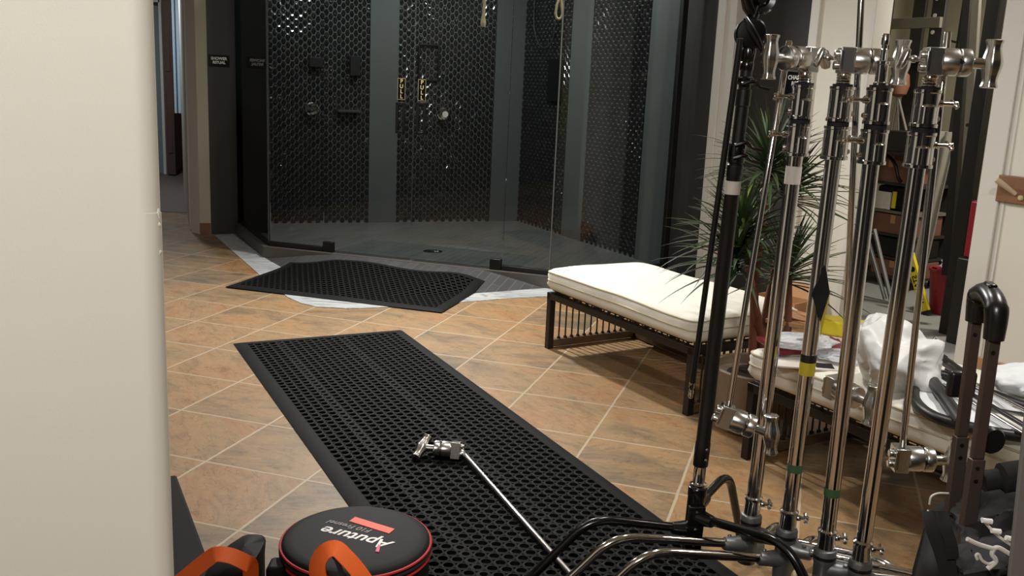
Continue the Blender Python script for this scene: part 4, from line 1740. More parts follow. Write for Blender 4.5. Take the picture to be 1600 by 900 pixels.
text('F10 Fresnel', .026, place((q0 + q1) / 2, RT), M_GREYPRINT, 'small_lettering', bag, .0005, .0004, .2)
cs4 = [on_z(x, y, zl) for x, y in ((555, 808), (616.6, 827), (608, 834), (545.7, 814.7))]
G().prism([(p.x, p.y) for p in cs4], zl - .0005, zl + .0012).build('print_bar', M_ORANGE2, bag, smooth=False)
cs3 = [on_z(x, y, zl) for x, y in ((591, 851), (594.5, 853), (592, 863), (586.5, 862))]
G().prism([(p.x, p.y) for p in cs3], zl - .0005, zl + .0016).build('print_wedge', M_PINK, bag, smooth=False)
# orange carry strap standing over the near rim
Ys = Bc.y - .186
P_ = lambda x, y, d=0: on_y(x, y, Ys + d)
pts = smooth_path([P_(502, 925, .0), P_(496, 886, .0), P_(506, 864, .0), P_(524, 857, .002), P_(541, 871, .0), P_(560, 893, .0), P_(585, 930, .0)], 7)
ribbon(pts, strap_dirs(pts, .85), .040, .003).build('strap', M_ORANGE, bag)
G().tube([P_(537, 905), P_(526, 874, .0), P_(522, 869, .006)], .006, 8).build('strap_lining', M_BLACKCLOTH, bag)
G().box((Bc.x - .168, Bc.y - .085, ZB - .075), (.05, .06, .09), None).build('side_tab', M_NYLON, bag, bevel=.01)

# second bag with orange handle, mostly below the frame
Y2 = 1.93
c2 = on_y(352, 905, Y2 + .12)
b2 = thing('carry_bag', 'black bag with an orange carry handle at the bottom left corner', 'bag', Vector((c2.x, Y2 + .12, 0)))
pt2 = on_y(371, 874, Y2 + .03)
xr, xl2 = on_y(395, 895, Y2 + .03).x, on_y(333, 900, Y2 + .03).x
g = G()
rows = 14
vs, fs = [], []
for i in range(rows + 1):
    t = i / rows
    z = .102 + (pt2.z - .102) * (1 - t)
    hw = (xr - xl2) / 2 * min(1.35, (max(t, .0) * 5.5) ** .5 if t < .34 else 1.35)
    hd_ = .10 * min(1, (t * 8) ** .5)
    xc = (xr - hw) if t > .02 else pt2.x
    for j in range(20):
        a = 2 * pi * j / 20
        cx2 = abs(cos(a)) ** .7 * (1 if cos(a) > 0 else -1)
        cy2 = abs(sin(a)) ** .7 * (1 if sin(a) > 0 else -1)
        vs.append((xc + max(hw, .004) * cx2, Y2 + .10 + max(hd_, .006) * cy2, z))
for i in range(rows):
    for j in range(20):
        fs.append((i * 20 + j, i * 20 + (j + 1) % 20, (i + 1) * 20 + (j + 1) % 20, (i + 1) * 20 + j))
fs.append(tuple(range(20)))
fs.append(tuple(reversed([rows * 20 + j for j in range(20)])))
g.add(vs, fs)
g.build('body', M_NYLON, b2, sharp=60)
P2 = lambda x, y, d=0: on_y(x, y, Y2 + d)
pts = smooth_path([P2(262, 925, -.02), P2(296, 897, -.03), P2(326, 873, -.04), P2(340, 866, -.04), P2(362, 869, -.03), P2(384, 879, -.01), P2(391, 884, .01), P2(392, 903, .02)], 6)
ribbon(pts, strap_dirs(pts, .9), .036, .003).build('handle', M_ORANGE, b2)

# low black case along the pillar
ca, cb_ = on_z(276, 741, .10), on_z(337, 905, .10)
cd = (flat(cb_) - flat(ca)).normalized()
cn = Vector((cd.y, -cd.x, 0))
if cn.x > 0:
    cn = -cn
cl = thing('flat_case', 'low flat black case on the floor between the pillar and the orange-handled bag', 'case', flat(ca))
M = place(flat(ca), Matrix((cd, -cn, UP)).transposed())
G().box((.45, -.21, .055), (.90, .42, .09), M).build('body', M_CASE, cl, bevel=.008)
g = G()
g.box((.28, -.002, .062), (.22, .006, .010), M)
g.build('edge_highlight', M_CHROME, cl, bevel=.001)  # chrome sliver stands in for the highlight along the case's edge
G().box((.45, -.21, .004), (.84, .36, .008), M).build('base_pad', M_RUBBER, cl)

# ================================================================== ROLLING BAG, RIGHT FOREGROUND
hL, hR = on_y(1527, 476, 1.62), on_y(1556, 502, 1.50)
bL, bR = on_y(1487, 800, 1.62), on_y(1509, 840, 1.50)
cx_, cy_ = (hL.x + hR.x) / 2, 1.56
RBG = thing('rolling_bag', 'black wheeled equipment bag with its brown telescopic handle pulled up', 'bag', Vector((.93, 1.52, 0)))
for a, b in ((hL, bL), (hR, bR)):
    u = (b - a).normalized()
    g = G()
    mid = a.lerp(b, .62)
    g.bar(a + u * .0, mid, .0205, .013, up=Vector((0, 1, 0)))
    g.bar(mid, b + u * .05, .0245, .017, up=Vector((0, 1, 0)))
    tb = g.build('handle_tube', M_HANDLE, RBG, bevel=.002)
    for k in (.075, .135, .66, .72):
        q = a.lerp(b, k)
        ff = Vector((-.25, -1, 0)).normalized()
        G().lathe([(.0036, 0), (.0036, .0012)], 12, place(q + Vector((-.001, -.0068 if k < .62 else -.0088, 0)), frame((0, -1, 0)))).build('hole', M_BLACKMETAL, tb)
# moulded grip joining the two tubes
d = (hR - hL)
g = G()
upv = (hL - bL).normalized()
pts = [hL - upv * .030, hL + upv * .006, hL + upv * .022 + d * .10, hL.lerp(hR, .5) + upv * .033, hR + upv * .024 - d * .10, hR + upv * .004, hR - upv * .030]
path = smooth_path(pts, 6)
rs = []
for i in range(len(path)):
    t = i / (len(path) - 1)
    rs.append(.0165 + .0035 * sin(pi * t) - (.002 if .3 < t < .7 else 0))
g.tube(path, rs, 16)
gr = g.build('grip', M_PLASTIC, RBG)
q = hL.lerp(hR, .55) + upv * .050
G().box((0, 0, 0), (.016, .035, .006), place(q, Matrix((Vector((1, 0, 0)), d.normalized(), upv)).transposed())).build('release_button', M_BLACKGLOSS, gr, bevel=.003)
# body
body_top = .62
g = G()
base = rrect(.36, .34, .06)
vs = []
n_ = len(base)
lv_ = [(.03, .05), (0, .07), (-.004, .3), (-.006, .45), (.004, body_top - .05), (.03, body_top - .012), (.08, body_top)]
for ins_, z in lv_:
    for p in base:
        k = Vector((p.x * (1 - 2 * ins_ / .36), p.y * (1 - 2 * ins_ / .34), z))
        k += Vector((k.x, k.y, 0)).normalized() * .010 * noise.noise(k * 7) + UP * (.008 * noise.noise(k * 11) if z > .5 else 0)
        vs.append(k)
m_ = len(lv_) - 1
fs = [(i * n_ + j, i * n_ + (j + 1) % n_, (i + 1) * n_ + (j + 1) % n_, (i + 1) * n_ + j) for i in range(m_) for j in range(n_)]
fs += [tuple(reversed(range(n_))), tuple(m_ * n_ + j for j in range(n_))]
xl = on_y(1441, 850, 1.45).x
BM = Matrix.Translation((xl, 1.45, 0)) @ Matrix.Rotation(radians(-26), 4, 'Z') @ Matrix.Translation((.178, .168, 0))
bd = g.add(vs, fs, BM).build('body', M_NYLON, RBG, sharp=70)
for sx in (-.13, .13):
    G().lathe([(.03, -.012), (.042, -.010), (.042, .010), (.03, .012)], 20, BM @ Matrix.Translation((sx, .12, .042)) @ frame((1, 0, 0)).to_4x4()).build('wheel', M_RUBBER, RBG)
for sx in (-.13, .13):
    G().box((sx, -.12, .026), (.04, .04, .052), BM).build('foot', M_PLASTIC, RBG, bevel=.004)
# straps over the left side
pts = smooth_path([on_y(1456, 800, 1.44), on_y(1462, 828, 1.41), on_y(1473, 858, 1.40), on_y(1487, 905, 1.40)], 6)
ribbon(pts, Vector((1, -.25, 0)), .030, .006).build('shoulder_strap', M_BLACKCLOTH, RBG)
pts = smooth_path([on_y(1472, 800, 1.42), on_y(1478, 826, 1.40), on_y(1486, 850, 1.39), on_y(1489, 872, 1.39)], 6)
ribbon(pts, Vector((1, -.25, 0)), .018, .006).build('shoulder_strap', M_BLACKCLOTH, RBG)
pts = smooth_path([on_y(1452, 788, 1.45), on_y(1455, 776, 1.45), on_y(1466, 771, 1.46), on_y(1482, 771, 1.47)], 6)
G().tube(pts, .0017, 8).build('white_edge', M_CORD, RBG)
pts = smooth_path([on_y(1451, 797, 1.44), on_y(1445, 803, 1.44), on_y(1444, 808, 1.44), on_y(1448, 815, 1.43)], 6)
G().tube(pts, .0017, 8).build('white_edge', M_CORD, RBG)
# rear hardware by the tubes
g = G()
g.box(tuple(on_y(1502, 600, 1.66)), (.05, .02, .05))
hw = g.build('buckle', M_PLASTIC, RBG, bevel=.006)
g = G().lathe([(.02, -.006), (.024, 0), (.02, .006)], 18, place(on_y(1551, 688, 1.53), frame((.2, -1, .1))))
g.build('clip_ring', M_PLASTIC, RBG)

# black jacket heaped over the bag
jc = on_y(1562, 812, 1.36)
jk = thing('jacket', 'black jacket with white cords and letters heaped on the rolling bag', 'jacket', Vector((jc.x, 1.44, .40)))
jb = G()


def jfn(u, v):
    # drape: u across (left-right), v from back/top to front/bottom
    px = 1500 + 150 * u
    py = 762 - 30 * u + (40 * (1 - u)) * (1 - v) * .3 + 150 * v
    y = 1.62 - .30 * v
    p = on_y(px, py, y)
    w = noise.fractal(Vector((u * 3, v * 3, 1.7)), .8, 2, 4)
    return p + Vector((0, -.03 * w, .02 * w))


jb.grid(jfn, 26, 22, .012)
cloth = jb.build('cloth', M_BLACKCLOTH, jk, sharp=80)
# collar roll
pts = [on_y(x, y, 1.50) for x, y in ((1535, 752), (1560, 748), (1600, 742), (1640, 740))]
G().tube(smooth_path(pts, 6), [.018] * 7 + [.026] * 12, 12).build('collar', M_BLACKCLOTH, jk)
for k, pp in enumerate((((1511, 842), (1528, 850), (1551, 857)), ((1552, 857), (1561, 856), (1578, 866)), ((1553, 857), (1550, 866), (1556, 877), (1543, 889)), ((1556, 877), (1546, 881), (1535, 876), (1529, 866), (1525, 868), (1527, 874)))):
    pts = smooth_path([on_y(x, y, 1.272) for x, y in pp], 6)
    G().tube(pts, .0034 if k < 3 else .0022, 8).build('cord', M_CORD, jk)
pts = smooth_path([on_y(x, y, 1.30) for x, y in ((1534, 810), (1545, 823), (1560, 838), (1580, 852))], 6)
G().tube(pts, .0022, 8).build('piping', M_CORD, jk)
for x, y, w in ((1542, 813, 15), (1556, 829, 14), (1575, 840, 7)):
    a, b = on_y(x - w / 2, y, 1.292), on_y(x + w / 2, y + 2, 1.292)
    G().tube([a, b], [.0038, .0042], 10).build('letter', M_WHITE, jk)
# grey board leaning in at the right edge
a, b = on_y(1602, 620, 1.0), on_y(1573, 905, 1.0)
gb = G()
u = (a - b).normalized()
lo = b - u * (b.z - .002) / u.z
hi = b + u * .42
gb.prism([(0, 0), (.13, 0), (.13, .03), (0, .03)], 0, 1, None)
M4 = Matrix((( .97, 0, 0, 0), (-.22, 1, 0, 0), (0, 0, 1, 0), (0, 0, 0, 1)))
gb.v = [tuple((lo.lerp(hi, v[2]) + Vector((v[0] + v[1] * .62, v[1] - v[0] * .22, 0)))) for v in gb.v]
o = gb.build('grey_board', M_GREYBOARD, bevel=.004)
tag(recentre(o), 'plain grey board standing close to the camera at the right edge', 'board')

# ================================================================== THINGS ON THE FAR OTTOMAN
ZS = .432      # seat top


def seat(px, py, z=ZS):
    return on_z(px, py, z)


def heap(name, label, cat, c, rad, seed, m, amp=.3, sub=4, freq=1.7, rot=0.0, z=ZS, ridge=True, group=None):
    g = G()
    g.blob(Vector((c.x, c.y, z + rad[2] * .8)), rad, seed, amp, sub, freq, floor=z, M=Matrix.Rotation(rot, 3, 'Z'), ridge=ridge)
    o = g.build(name, m, sharp=70)
    recentre(o)
    return tag(o, label, cat, group)


# magazines and burgundy folder at the near end
q = seat(1262, 573)
mg = thing('magazine', 'flat open magazine under the burgundy folder on the far ottoman', 'magazine', Vector((q.x, q.y, ZS)))
R0 = Matrix.Rotation(radians(-8), 4, 'Z')
M = Matrix.Translation((q.x + .02, q.y + .05, ZS)) @ R0
G().box((0, 0, .006), (.30, .20, .008), M).build('pages', M_PAPER, mg, bevel=.002)
G().box((.04, -.06, .0108), (.06, .06, .001), M).build('printed_panel', M_BLACKCLOTH, mg)
q = seat(1240, 556)
fo = thing('folder', 'shiny burgundy folder lying on the magazine on the far ottoman', 'folder', Vector((q.x, q.y, ZS + .011)))
M = Matrix.Translation((q.x + .06, q.y + .06, ZS + .011)) @ Matrix.Rotation(radians(10), 4, 'Z')
g = G()
g.grid(lambda u, v: M @ Vector(((u - .5) * .30, (v - .5) * .2, .022 + .012 * noise.noise(Vector((u * 5, v * 5, 2))) )), 16, 10, .014)
g.build('cover', M_BURG, fo, sharp=60)
G().grid(lambda u, v: M @ Vector(((u - .5) * .28, (v - .5) * .18, .006 + .004 * noise.noise(Vector((u * 5, v * 5, 7))))), 8, 6, .005).build('papers', M_PAPER, fo)
def crumple(g, c, rad, seed, floor):
    """soft plastic bag: a few big flat folds with sharp creases"""
    bm = bmesh.new()
    bmesh.ops.create_icosphere(bm, subdivisions=5, radius=1)
    rr = random.Random(seed)
    pl_ = []
    for k in range(26):
        n = Vector((rr.gauss(0, 1), rr.gauss(0, 1), rr.gauss(0, .8))).normalized()
        pl_.append((n, rr.uniform(.70, 1.0)))
    sd = Vector((seed, seed * .7, 0))
    vs = []
    for v in bm.verts:
        d = v.co.normalized()
        r = 1.25
        for n, h in pl_:
            k = d.dot(n)
            if k > .05:
                r = min(r, h / k)
        w = noise.noise(d * 1.6 + sd) * .16 + (.5 - abs(noise.noise(d * 3.0 + sd))) * .14
        q = d * (r + w)
        p = Vector((q.x * rad[0], q.y * rad[1], q.z * rad[2])) + Vector(c)
        if p.z < floor:
            p.z = floor
        vs.append(p)
    fs = [tuple(v.index for v in f.verts) for f in bm.faces]
    bm.free()
    return g.add(vs, fs)


# clear plastic parcels
q = seat(1262, 548, ZS + .05) + Vector((-.01, .06, 0))
g = crumple(G(), (q.x, q.y, ZS + .068), (.125, .08, .032), 3, ZS + .050)
tag(recentre(g.build('plastic_parcel', M_FILM, sharp=60)), 'crumpled clear plastic parcel on the burgundy folder', 'parcel', 'clear plastic parcels')
q = seat(1302, 558, ZS + .03) + Vector((.03, .04, 0))
g = crumple(G(), (q.x, q.y, ZS + .026), (.11, .085, .018), 8, ZS + .012)
tag(recentre(g.build('plastic_parcel', M_FILM, sharp=60)), 'flat clear plastic parcel between the two middle stands', 'parcel', 'clear plastic parcels')
# big white plastic bag
q = seat(1400, 590)
cB = on_y(1405, 560, 2.95)
g = G()
bg = random.Random(5)
crumple(g, (cB.x + .005, 2.95, ZS + .085), (.155, .13, .135), 12, ZS + .002)
o = g.build('plastic_bag', M_BAGWHITE, sharp=60)
tag(recentre(o), 'big crumpled white plastic bag on the far ottoman behind the rightmost stand', 'plastic bag', 'white plastic bags')
cB = on_y(1362, 513, 3.30)
g = crumple(G(), (cB.x, 3.3, ZS + .06), (.09, .07, .11), 21, ZS + .002)
o = g.build('plastic_bag', M_BAGWHITE, sharp=60)
tag(recentre(o), 'smaller white plastic bag behind the big one, beside the yellow packet', 'plastic bag', 'white plastic bags')
# yellow packet
q = seat(1318, 528)
yb = thing('yellow_packet', 'yellow packet on the far ottoman behind the chrome stands', 'packet', Vector((q.x, q.y + .05, ZS)))
M = Matrix.Translation((q.x + .02, q.y + .02, ZS)) @ Matrix.Rotation(radians(-32), 4, 'Z')
G().box((0, 0, .036), (.24, .11, .062), M).build('box', M_YELLOW, yb, bevel=.01)
G().box((0, -.02, .0025), (.30, .16, .005), M).build('cream_sheet', M_PAPER, yb)
# chrome spigot end sticking up behind the bag
q = on_y(1463, 534, 3.12)
sp = thing('spigot', 'small chrome spigot end poking out behind the white plastic bag', 'spigot', q - Vector((.02, -.01, .03)))
dv = Vector((.55, -.2, .62)).normalized()
G().tube([q - dv * .19, q - dv * .035], .008, 12).build('rod', M_CHROME, sp)
G().lathe([(.010, 0), (.0165, .004), (.0165, .018), (.012, .021), (.012, .026), (.0165, .029), (.0165, .044), (.010, .048)], 18, place(q - dv * .035, frame(dv))).build('knob', M_CHROME, sp)

# scrim frame with a black rounded border
sf = thing('scrim_frame', 'white scrim in a black rounded frame lying on the far ottoman at right', 'reflector', seat(1545, 640))
rim = [(1462, 632), (1446, 610), (1443, 596), (1452, 588)]
ctrl = [seat(x, y, ZS + .03) for x, y in ((1500, 664), (1462, 652), (1436, 634), (1428, 614), (1440, 592), (1462, 585), (1492, 592), (1525, 606), (1580, 628), (1650, 650))]
ctrl2 = [seat(x, y, ZS + .03) for x, y in ((1500, 664), (1548, 675), (1600, 683), (1660, 692))]
pth = smooth_path(list(reversed(ctrl2)) + ctrl[1:], 6)
G().tube(pth, .0165, 12).build('rim', M_BLACKMETAL, sf)
# cloth inside the rim
cen = sum((Vector(p) for p in pth), Vector()) / len(pth)
g = G()
vs = [cen + UP * .004] + [Vector(p).lerp(cen, .02) for p in pth] + [Vector(p).lerp(cen, .45) + UP * (.014 * noise.noise(Vector(p) * 9)) for p in pth]
n_ = len(pth)
fs = []
for j in range(n_ - 1):
    fs.append((1 + j, 2 + j, n_ + 2 + j, n_ + 1 + j))
    fs.append((0, n_ + 1 + j, n_ + 2 + j))
g.add(vs, fs)
g.build('cloth', M_SCRIM, sf, sharp=80)
# black bars and steel tubes across it
for a, b, r, m, nm, lab in (((1452, 588), (1503, 660), .019, M_BLACKMETAL, 'flag_bar', 'thick black bar lying across the left end of the white scrim'),
                            ((1470, 560), (1515, 592), .017, M_BLACKMETAL, 'flag_bar', 'black bar end next to the white plastic bag, behind the brown handle tubes')):
    p, q = seat(*a, ZS + .055), seat(*b, ZS + .055)
    g = G().tube([p, p.lerp(q, .5), q], r, 12)
    g.tube([p - (q - p).normalized() * .004, p + (q - p).normalized() * .02], r * 1.12, 12)
    tag(recentre(g.build(nm, m)), lab, 'bar')
for k, (a, b, lab) in enumerate((((1478, 578), (1660, 672), 'topmost steel tube lying across the white scrim at right'), ((1474, 590), (1640, 688), 'middle steel tube lying across the white scrim at right'), ((1474, 602), (1620, 690), 'lowest steel tube lying across the white scrim at right'))):
    p, q = seat(*a, ZS + .050), seat(*b, ZS + .050)
    g = G().tube([p, p.lerp(q, .5), q], .0075, 12)
    tag(recentre(g.build('steel_tube', M_CHROME if k != 1 else M_BLACKMETAL)), lab.replace('steel', 'black') if k == 1 else lab, 'tube', 'tubes on the scrim')
q = seat(1590, 612, ZS + .03)
heap('white_pillow', 'white cloth bundle on the scrim against the right wall', 'bundle', q + Vector((.05, .0, 0)), (.15, .10, .05), 31, M_SCRIM, amp=.25, z=ZS + .03)

# cardboard boxes on the floor in the recess
q = on_z(1238, 497, 0) - WD * .16
cb = thing('cardboard_box', 'open brown cardboard box on the floor below the white wall', 'cardboard box', q)
M = Matrix.Translation(q + Vector((.03, -.02, 0))) @ Matrix.Rotation(radians(-50), 4, 'Z')
g = G()
for c_, s_ in (((0, .09, .075), (.30, .006, .15)), ((0, -.09, .075), (.30, .006, .15)), ((.147, 0, .075), (.006, .18, .15)), ((-.147, 0, .075), (.006, .18, .15)), ((0, 0, .003), (.30, .18, .006))):
    g.box(c_, s_, M)
g.build('carton', M_CARD, cb)
G().box((0, 0, 0), (.29, .10, .005), M @ Matrix.Translation((0, -.135, .135)) @ Matrix.Rotation(radians(-18), 4, 'X')).build('flap', M_CARD, cb)
G().box((0, 0, 0), (.29, .10, .005), M @ Matrix.Translation((0, .12, .185)) @ Matrix.Rotation(radians(55), 4, 'X')).build('flap', M_CARD, cb)
q = seat(1240, 515, ZS)
fl = G()
M = Matrix.Translation((q.x + .07, q.y + .10, ZS)) @ Matrix.Rotation(radians(-32), 4, 'Z')
fl.box((0, 0, .012), (.26, .20, .018), M)
fl.box((0, .02, .026), (.24, .14, .006), M @ Matrix.Rotation(radians(4), 4, 'Y'))
tag(recentre(fl.build('cardboard_sheet', M_CARD, bevel=.002)), 'folded brown cardboard at the back of the far ottoman near the dracaena', 'cardboard')

# ================================================================== RIGHT WALL HOOK
a, b = on_wall(1565, 271), on_wall(1562, 316)
hk = thing('wall_hook', 'brown wooden coat-hook board with a pale peg on the right wall', 'coat hook', a - WD * .01)
tA_ = (a - W0).dot(WR)
zc_ = (a.z + b.z) / 2
wall_box(tA_, tA_ + .9, -.022, 0, b.z + .005, a.z - .005).build('board', M_BROWNWOOD, hk, bevel=.004)
p0 = wall_pt(tA_ + .10, -.02, zc_ - .02)
p1 = wall_pt(tA_ + .03, -.085, zc_ + .045)
g = G().tube(smooth_path([p0, p0.lerp(p1, .5), p1], 4), [.012, .012, .012, .013, .0135, .014, .0145, .015, .013], 14)
g.build('peg', M_PEG, hk)
G().lathe([(.014, 0), (.014, .006), (.008, .012)], 16, place(wall_pt(tA_ + .13, -.022, zc_ - .035), frame(-WD))).build('brass_knob', M_GOLD, hk)
# grooved panel on the right wall (door leaf seen edge-on in the photo)
g = wall_box(2.07, 2.095, -.006, 0, 0, 2.2)
struct('trim_5', g, M_TRIMW, bevel=.003)

# ================================================================== STOREROOM
def sw(px, py, d):
    return on_wall(px, py, d)


def upright(name, label, cat, x0, y0, x1, y1, d, w, dep, m, group=None, holes=False, full=False):
    """straight post through two pixel positions on the plane d behind the wall"""
    p, q = sw(x0, y0, d), sw(x1, y1, d)
    u = (p - q).normalized()
    g = G()
    g.bar(q, p, w, dep, up=WD)
    o = g.build(name, m, bevel=.002)
    return o


# shelving rack: posts, boards
rk = thing('shelf_rack', 'dark slotted-angle shelf rack with cardboard boxes in the storeroom', 'shelf', wall_pt(1.20, 1.45, .004))
D1 = 1.35
pl_, pr_ = sw(1385, 0, D1), sw(1468, 0, D1)
tl = (pl_ - W0).dot(WR)
tr = (pr_ - W0).dot(WR)
for t_, dd in ((tl, D1), (tr, D1), (tl, D1 + .38), (tr, D1 + .38)):
    o = wall_box(t_ - .05, t_ + .05, dd, dd + .03, .004, 2.4).build('post', M_DARKSTEEL, rk, bevel=.002)
    if dd == D1:
        for k in range(9):
            z = 1.15 + k * .11
            G().lathe([(.014, 0), (.014, .002)], 12, place(wall_pt(t_ + (.028 if t_ == tl else -.02), D1 - .0005, z), frame(-WD))).build('slot', M_TAPEW, o)
for z in (.072, .212, .378, .545, .745, 1.62):
    wall_box(tl - .05, tr + .05, D1 + .02, D1 + .38, z, z + .018).build('shelf_board', M_DARKSTEEL if z != .545 else M_STEELGREY, rk)
zb = sw(1440, 36, D1 - .03).z
wall_box(tl + .02, tr + .06, D1 - .05, D1 - .02, zb - .035, zb + .035).build('cross_beam', M_STEELGREY, rk, bevel=.002)


def carton(label, t0, t1, z0, z1, m):
    """box with a folded top seam and a strip of tape, on a rack board"""
    d = D1 + .03
    o = thing('carton', label, 'box', wall_pt((t0 + t1) / 2, d + .15, z0), 'cartons on the storeroom rack')
    wall_box(t0, t1, d, d + .30, z0, z1).build('body', m, o, bevel=.004)
    tm = (t0 + t1) / 2
    g = wall_box(tm - .02, tm + .02, d - .0015, d + .001, z0 + (z1 - z0) * .55, z1 - .004)
    g.build('tape', M_CARD if m is M_TERRA else M_BLACKCLOTH, o)
    return o


carton('terracotta carton on the rack above the black tool bag, under a dark cable', .20, .58, .763, .962, M_TERRA)
carton('terracotta carton on the rack just below the shelf with the black tool bag', .27, .66, .396, .535, M_TERRA)
carton('black case on the rack between two terracotta cartons', .30, .66, .230, .366, M_BLACKMETAL)
carton('lowest terracotta carton on the storeroom rack', .33, .68, .090, .205, M_TERRA)
# black bag with a white and yellow label
a, b = sw(1366, 326, D1 + .02), sw(1420, 284, D1 + .02)
ta, tb = (a - W0).dot(WR), (b - W0).dot(WR)
tbg = thing('tool_bag', 'black bag with a white and yellow label on the storeroom rack', 'bag', wall_pt((ta + tb) / 2, D1 + .1, .564))
wall_box(ta, tb, D1 + .03, D1 + .3, .564, .738).build('body', M_NYLON, tbg, bevel=.02)
a, b = sw(1362, 325, D1), sw(1390, 301, D1)
wall_box((a - W0).dot(WR), (b - W0).dot(WR), D1 + .015, D1 + .03, max(a.z, .568), b.z).build('white_label', M_PAPER, tbg)
a, b = sw(1390, 325, D1), sw(1398, 300, D1)
wall_box((a - W0).dot(WR), (b - W0).dot(WR), D1 + .015, D1 + .03, max(a.z, .568), b.z).build('yellow_label', M_YELLOW, tbg)
pts = smooth_path([sw(x, y, D1 - .01) for x, y in ((1376, 242), (1390, 246), (1399, 258), (1403, 276), (1408, 284))], 5)
o = G().tube(pts, .012, 10).build('cable', M_BLACKMETAL)
tag(recentre(o), 'dark cable curving down in front of the upper terracotta carton', 'cable')
# copper coloured lamp on a tripod base, behind the bone handle
q = sw(1404, 140, D1 - .10)
lp = thing('tripod_lamp', 'copper-brown lamp head on thin legs, seen behind the middle bone handle', 'lamp', sw(1407, 236, D1 - .10))
G().lathe([(.02, -.05), (.055, -.03), (.07, .03), (.06, .10), (.03, .13)], 20, Matrix.Translation(q)).build('head', M_COPPER, lp)
for x in (1393, 1404, 1416):
    G().tube([q + Vector((0, 0, -.04)), sw(x, 204, D1 - .10)], .009, 8).build('leg', M_STEELGREY, lp)
a, b = sw(1386, 236, D1 - .12), sw(1426, 206, D1 - .12)
g = wall_box((a - W0).dot(WR), (b - W0).dot(WR), D1 - .14, D1 - .02, a.z, b.z)
g.build('base_box', M_DARKSTEEL, lp, bevel=.006)
# hidden shelf that carries the lamp
wall_box(tl - .05, tr + .05, D1 - .16, D1 + .38, a.z - .02, a.z).build('shelf_board', M_DARKSTEEL, rk)
# thin bracket with wires near the second post
pts = [sw(x, y, 1.1) for x, y in ((1478, 60), (1494, 66), (1512, 62))]
o = G().tube(smooth_path(pts, 4), .007, 8).tube(smooth_path([p - UP * .05 for p in pts], 4), .007, 8).bar(sw(1508, 0, 1.1), sw(1496, 78, 1.1), .022, .02).build('wire_bracket', M_DARKSTEEL)
tag(recentre(o), 'dark wire bracket leaning behind the rightmost grip head', 'bracket')
# hanging grey plastic sheets
tS0 = sw(1446, 300, .95)
tS1 = sw(1478, 300, .95)
t0, t1 = (tS0 - W0).dot(WR), (tS1 - W0).dot(WR)
zt_, zb_ = sw(1470, 205, .95).z, sw(1455, 425, .95).z
g = G()


def sheet(u, v):
    t_ = t0 + (t1 - t0) * (u * (1 - .25 * v)) - .02 * v
    return wall_pt(t_, .95 + .022 * sin(u * 15 + v * 1.5) + .02 * noise.noise(Vector((u * 3, v * 2, 4))), zt_ + (zb_ - zt_) * v)


g.grid(sheet, 40, 16, .004)
o = g.build('plastic_sheet', M_SHEET, sharp=80)
tag(recentre(o), 'grey folded plastic sheet hanging in the storeroom left of the black post', 'plastic sheet')
# posts at the right of the doorway
o = G().bar(sw(1480, 430, .70), sw(1520, -80, .70), .050, .05, up=WD).build('black_post', M_BLACKMETAL, bevel=.003)
q = sw(1480, 430, .70)
o2 = None
tag(recentre(o), 'slanting black post leaning in the storeroom doorway', 'post')
p, q = sw(1497, 470, .62), sw(1530, -60, .62)
po = thing('stand_pole', 'grey flat pole with two round holes beside the slanting black post', 'pole', p)
G().bar(p, q, .045, .03, up=WD).build('tube', M_STEELGREY, po, bevel=.003)
for k in (.26, .225, .53):
    c_ = p.lerp(q, k)
    G().lathe([(.011, 0), (.011, .003)], 14, place(c_ - WD * .0145, frame(-WD))).build('hole', M_BLACKMETAL, po)
a0 = (sw(1512, 200, .5) - W0).dot(WR)
o = wall_box(a0, a0 + .085, .5, .56, .004, 2.3).build('dark_panel', M_BLACKBOARD, bevel=.004)
tag(recentre(o), 'tall black panel just inside the right side of the storeroom doorway', 'panel')
# red bin
q = on_z(1470, 492, .004)
q = q + Vector((.03, .05, 0))
rb_ = thing('waste_bin', 'dark red plastic waste bin on the grey storeroom floor', 'bin', q)
Mq = Matrix.Translation(q)
G().lathe([(.075, 0), (.080, .004), (.108, .275), (.116, .278), (.118, .292), (.112, .296), (.104, .288), (.077, .012), (.001, .01)], 36, Mq).build('tub', M_REDPLASTIC, rb_)
G().blob(q + Vector((0, 0, .28)), (.085, .085, .03), 4, .5, 3, 2.5).build('bin_liner', M_REDPLASTIC, rb_)
# second red container behind the doorway edge
q = sw(1522, 400, .42)
t_ = (q - W0).dot(WR)
zb2 = sw(1522, 402, .42).z
o = wall_box(t_ - .03, t_ + .10, .36, .46, zb2, sw(1522, 312, .42).z).build('red_container', M_REDPLASTIC, bevel=.01)
tag(recentre(o), 'narrow red container at the edge of the storeroom doorway, on a black crate', 'container')
o = wall_box(t_ - .05, t_ + .12, .34, .47, .004, zb2 - .001).build('black_crate', M_BLACKMETAL, bevel=.01)
tag(recentre(o), 'black crate under the narrow red container in the storeroom doorway', 'crate')
# clear bag on the bin
q = sw(1488, 416, .95)
o = G().blob(q, (.07, .05, .045), 15, .6, 3, 2.2).build('clear_bag', M_FILM)
tag(recentre(o), 'clear plastic bag crumpled behind the red bin', 'plastic bag')
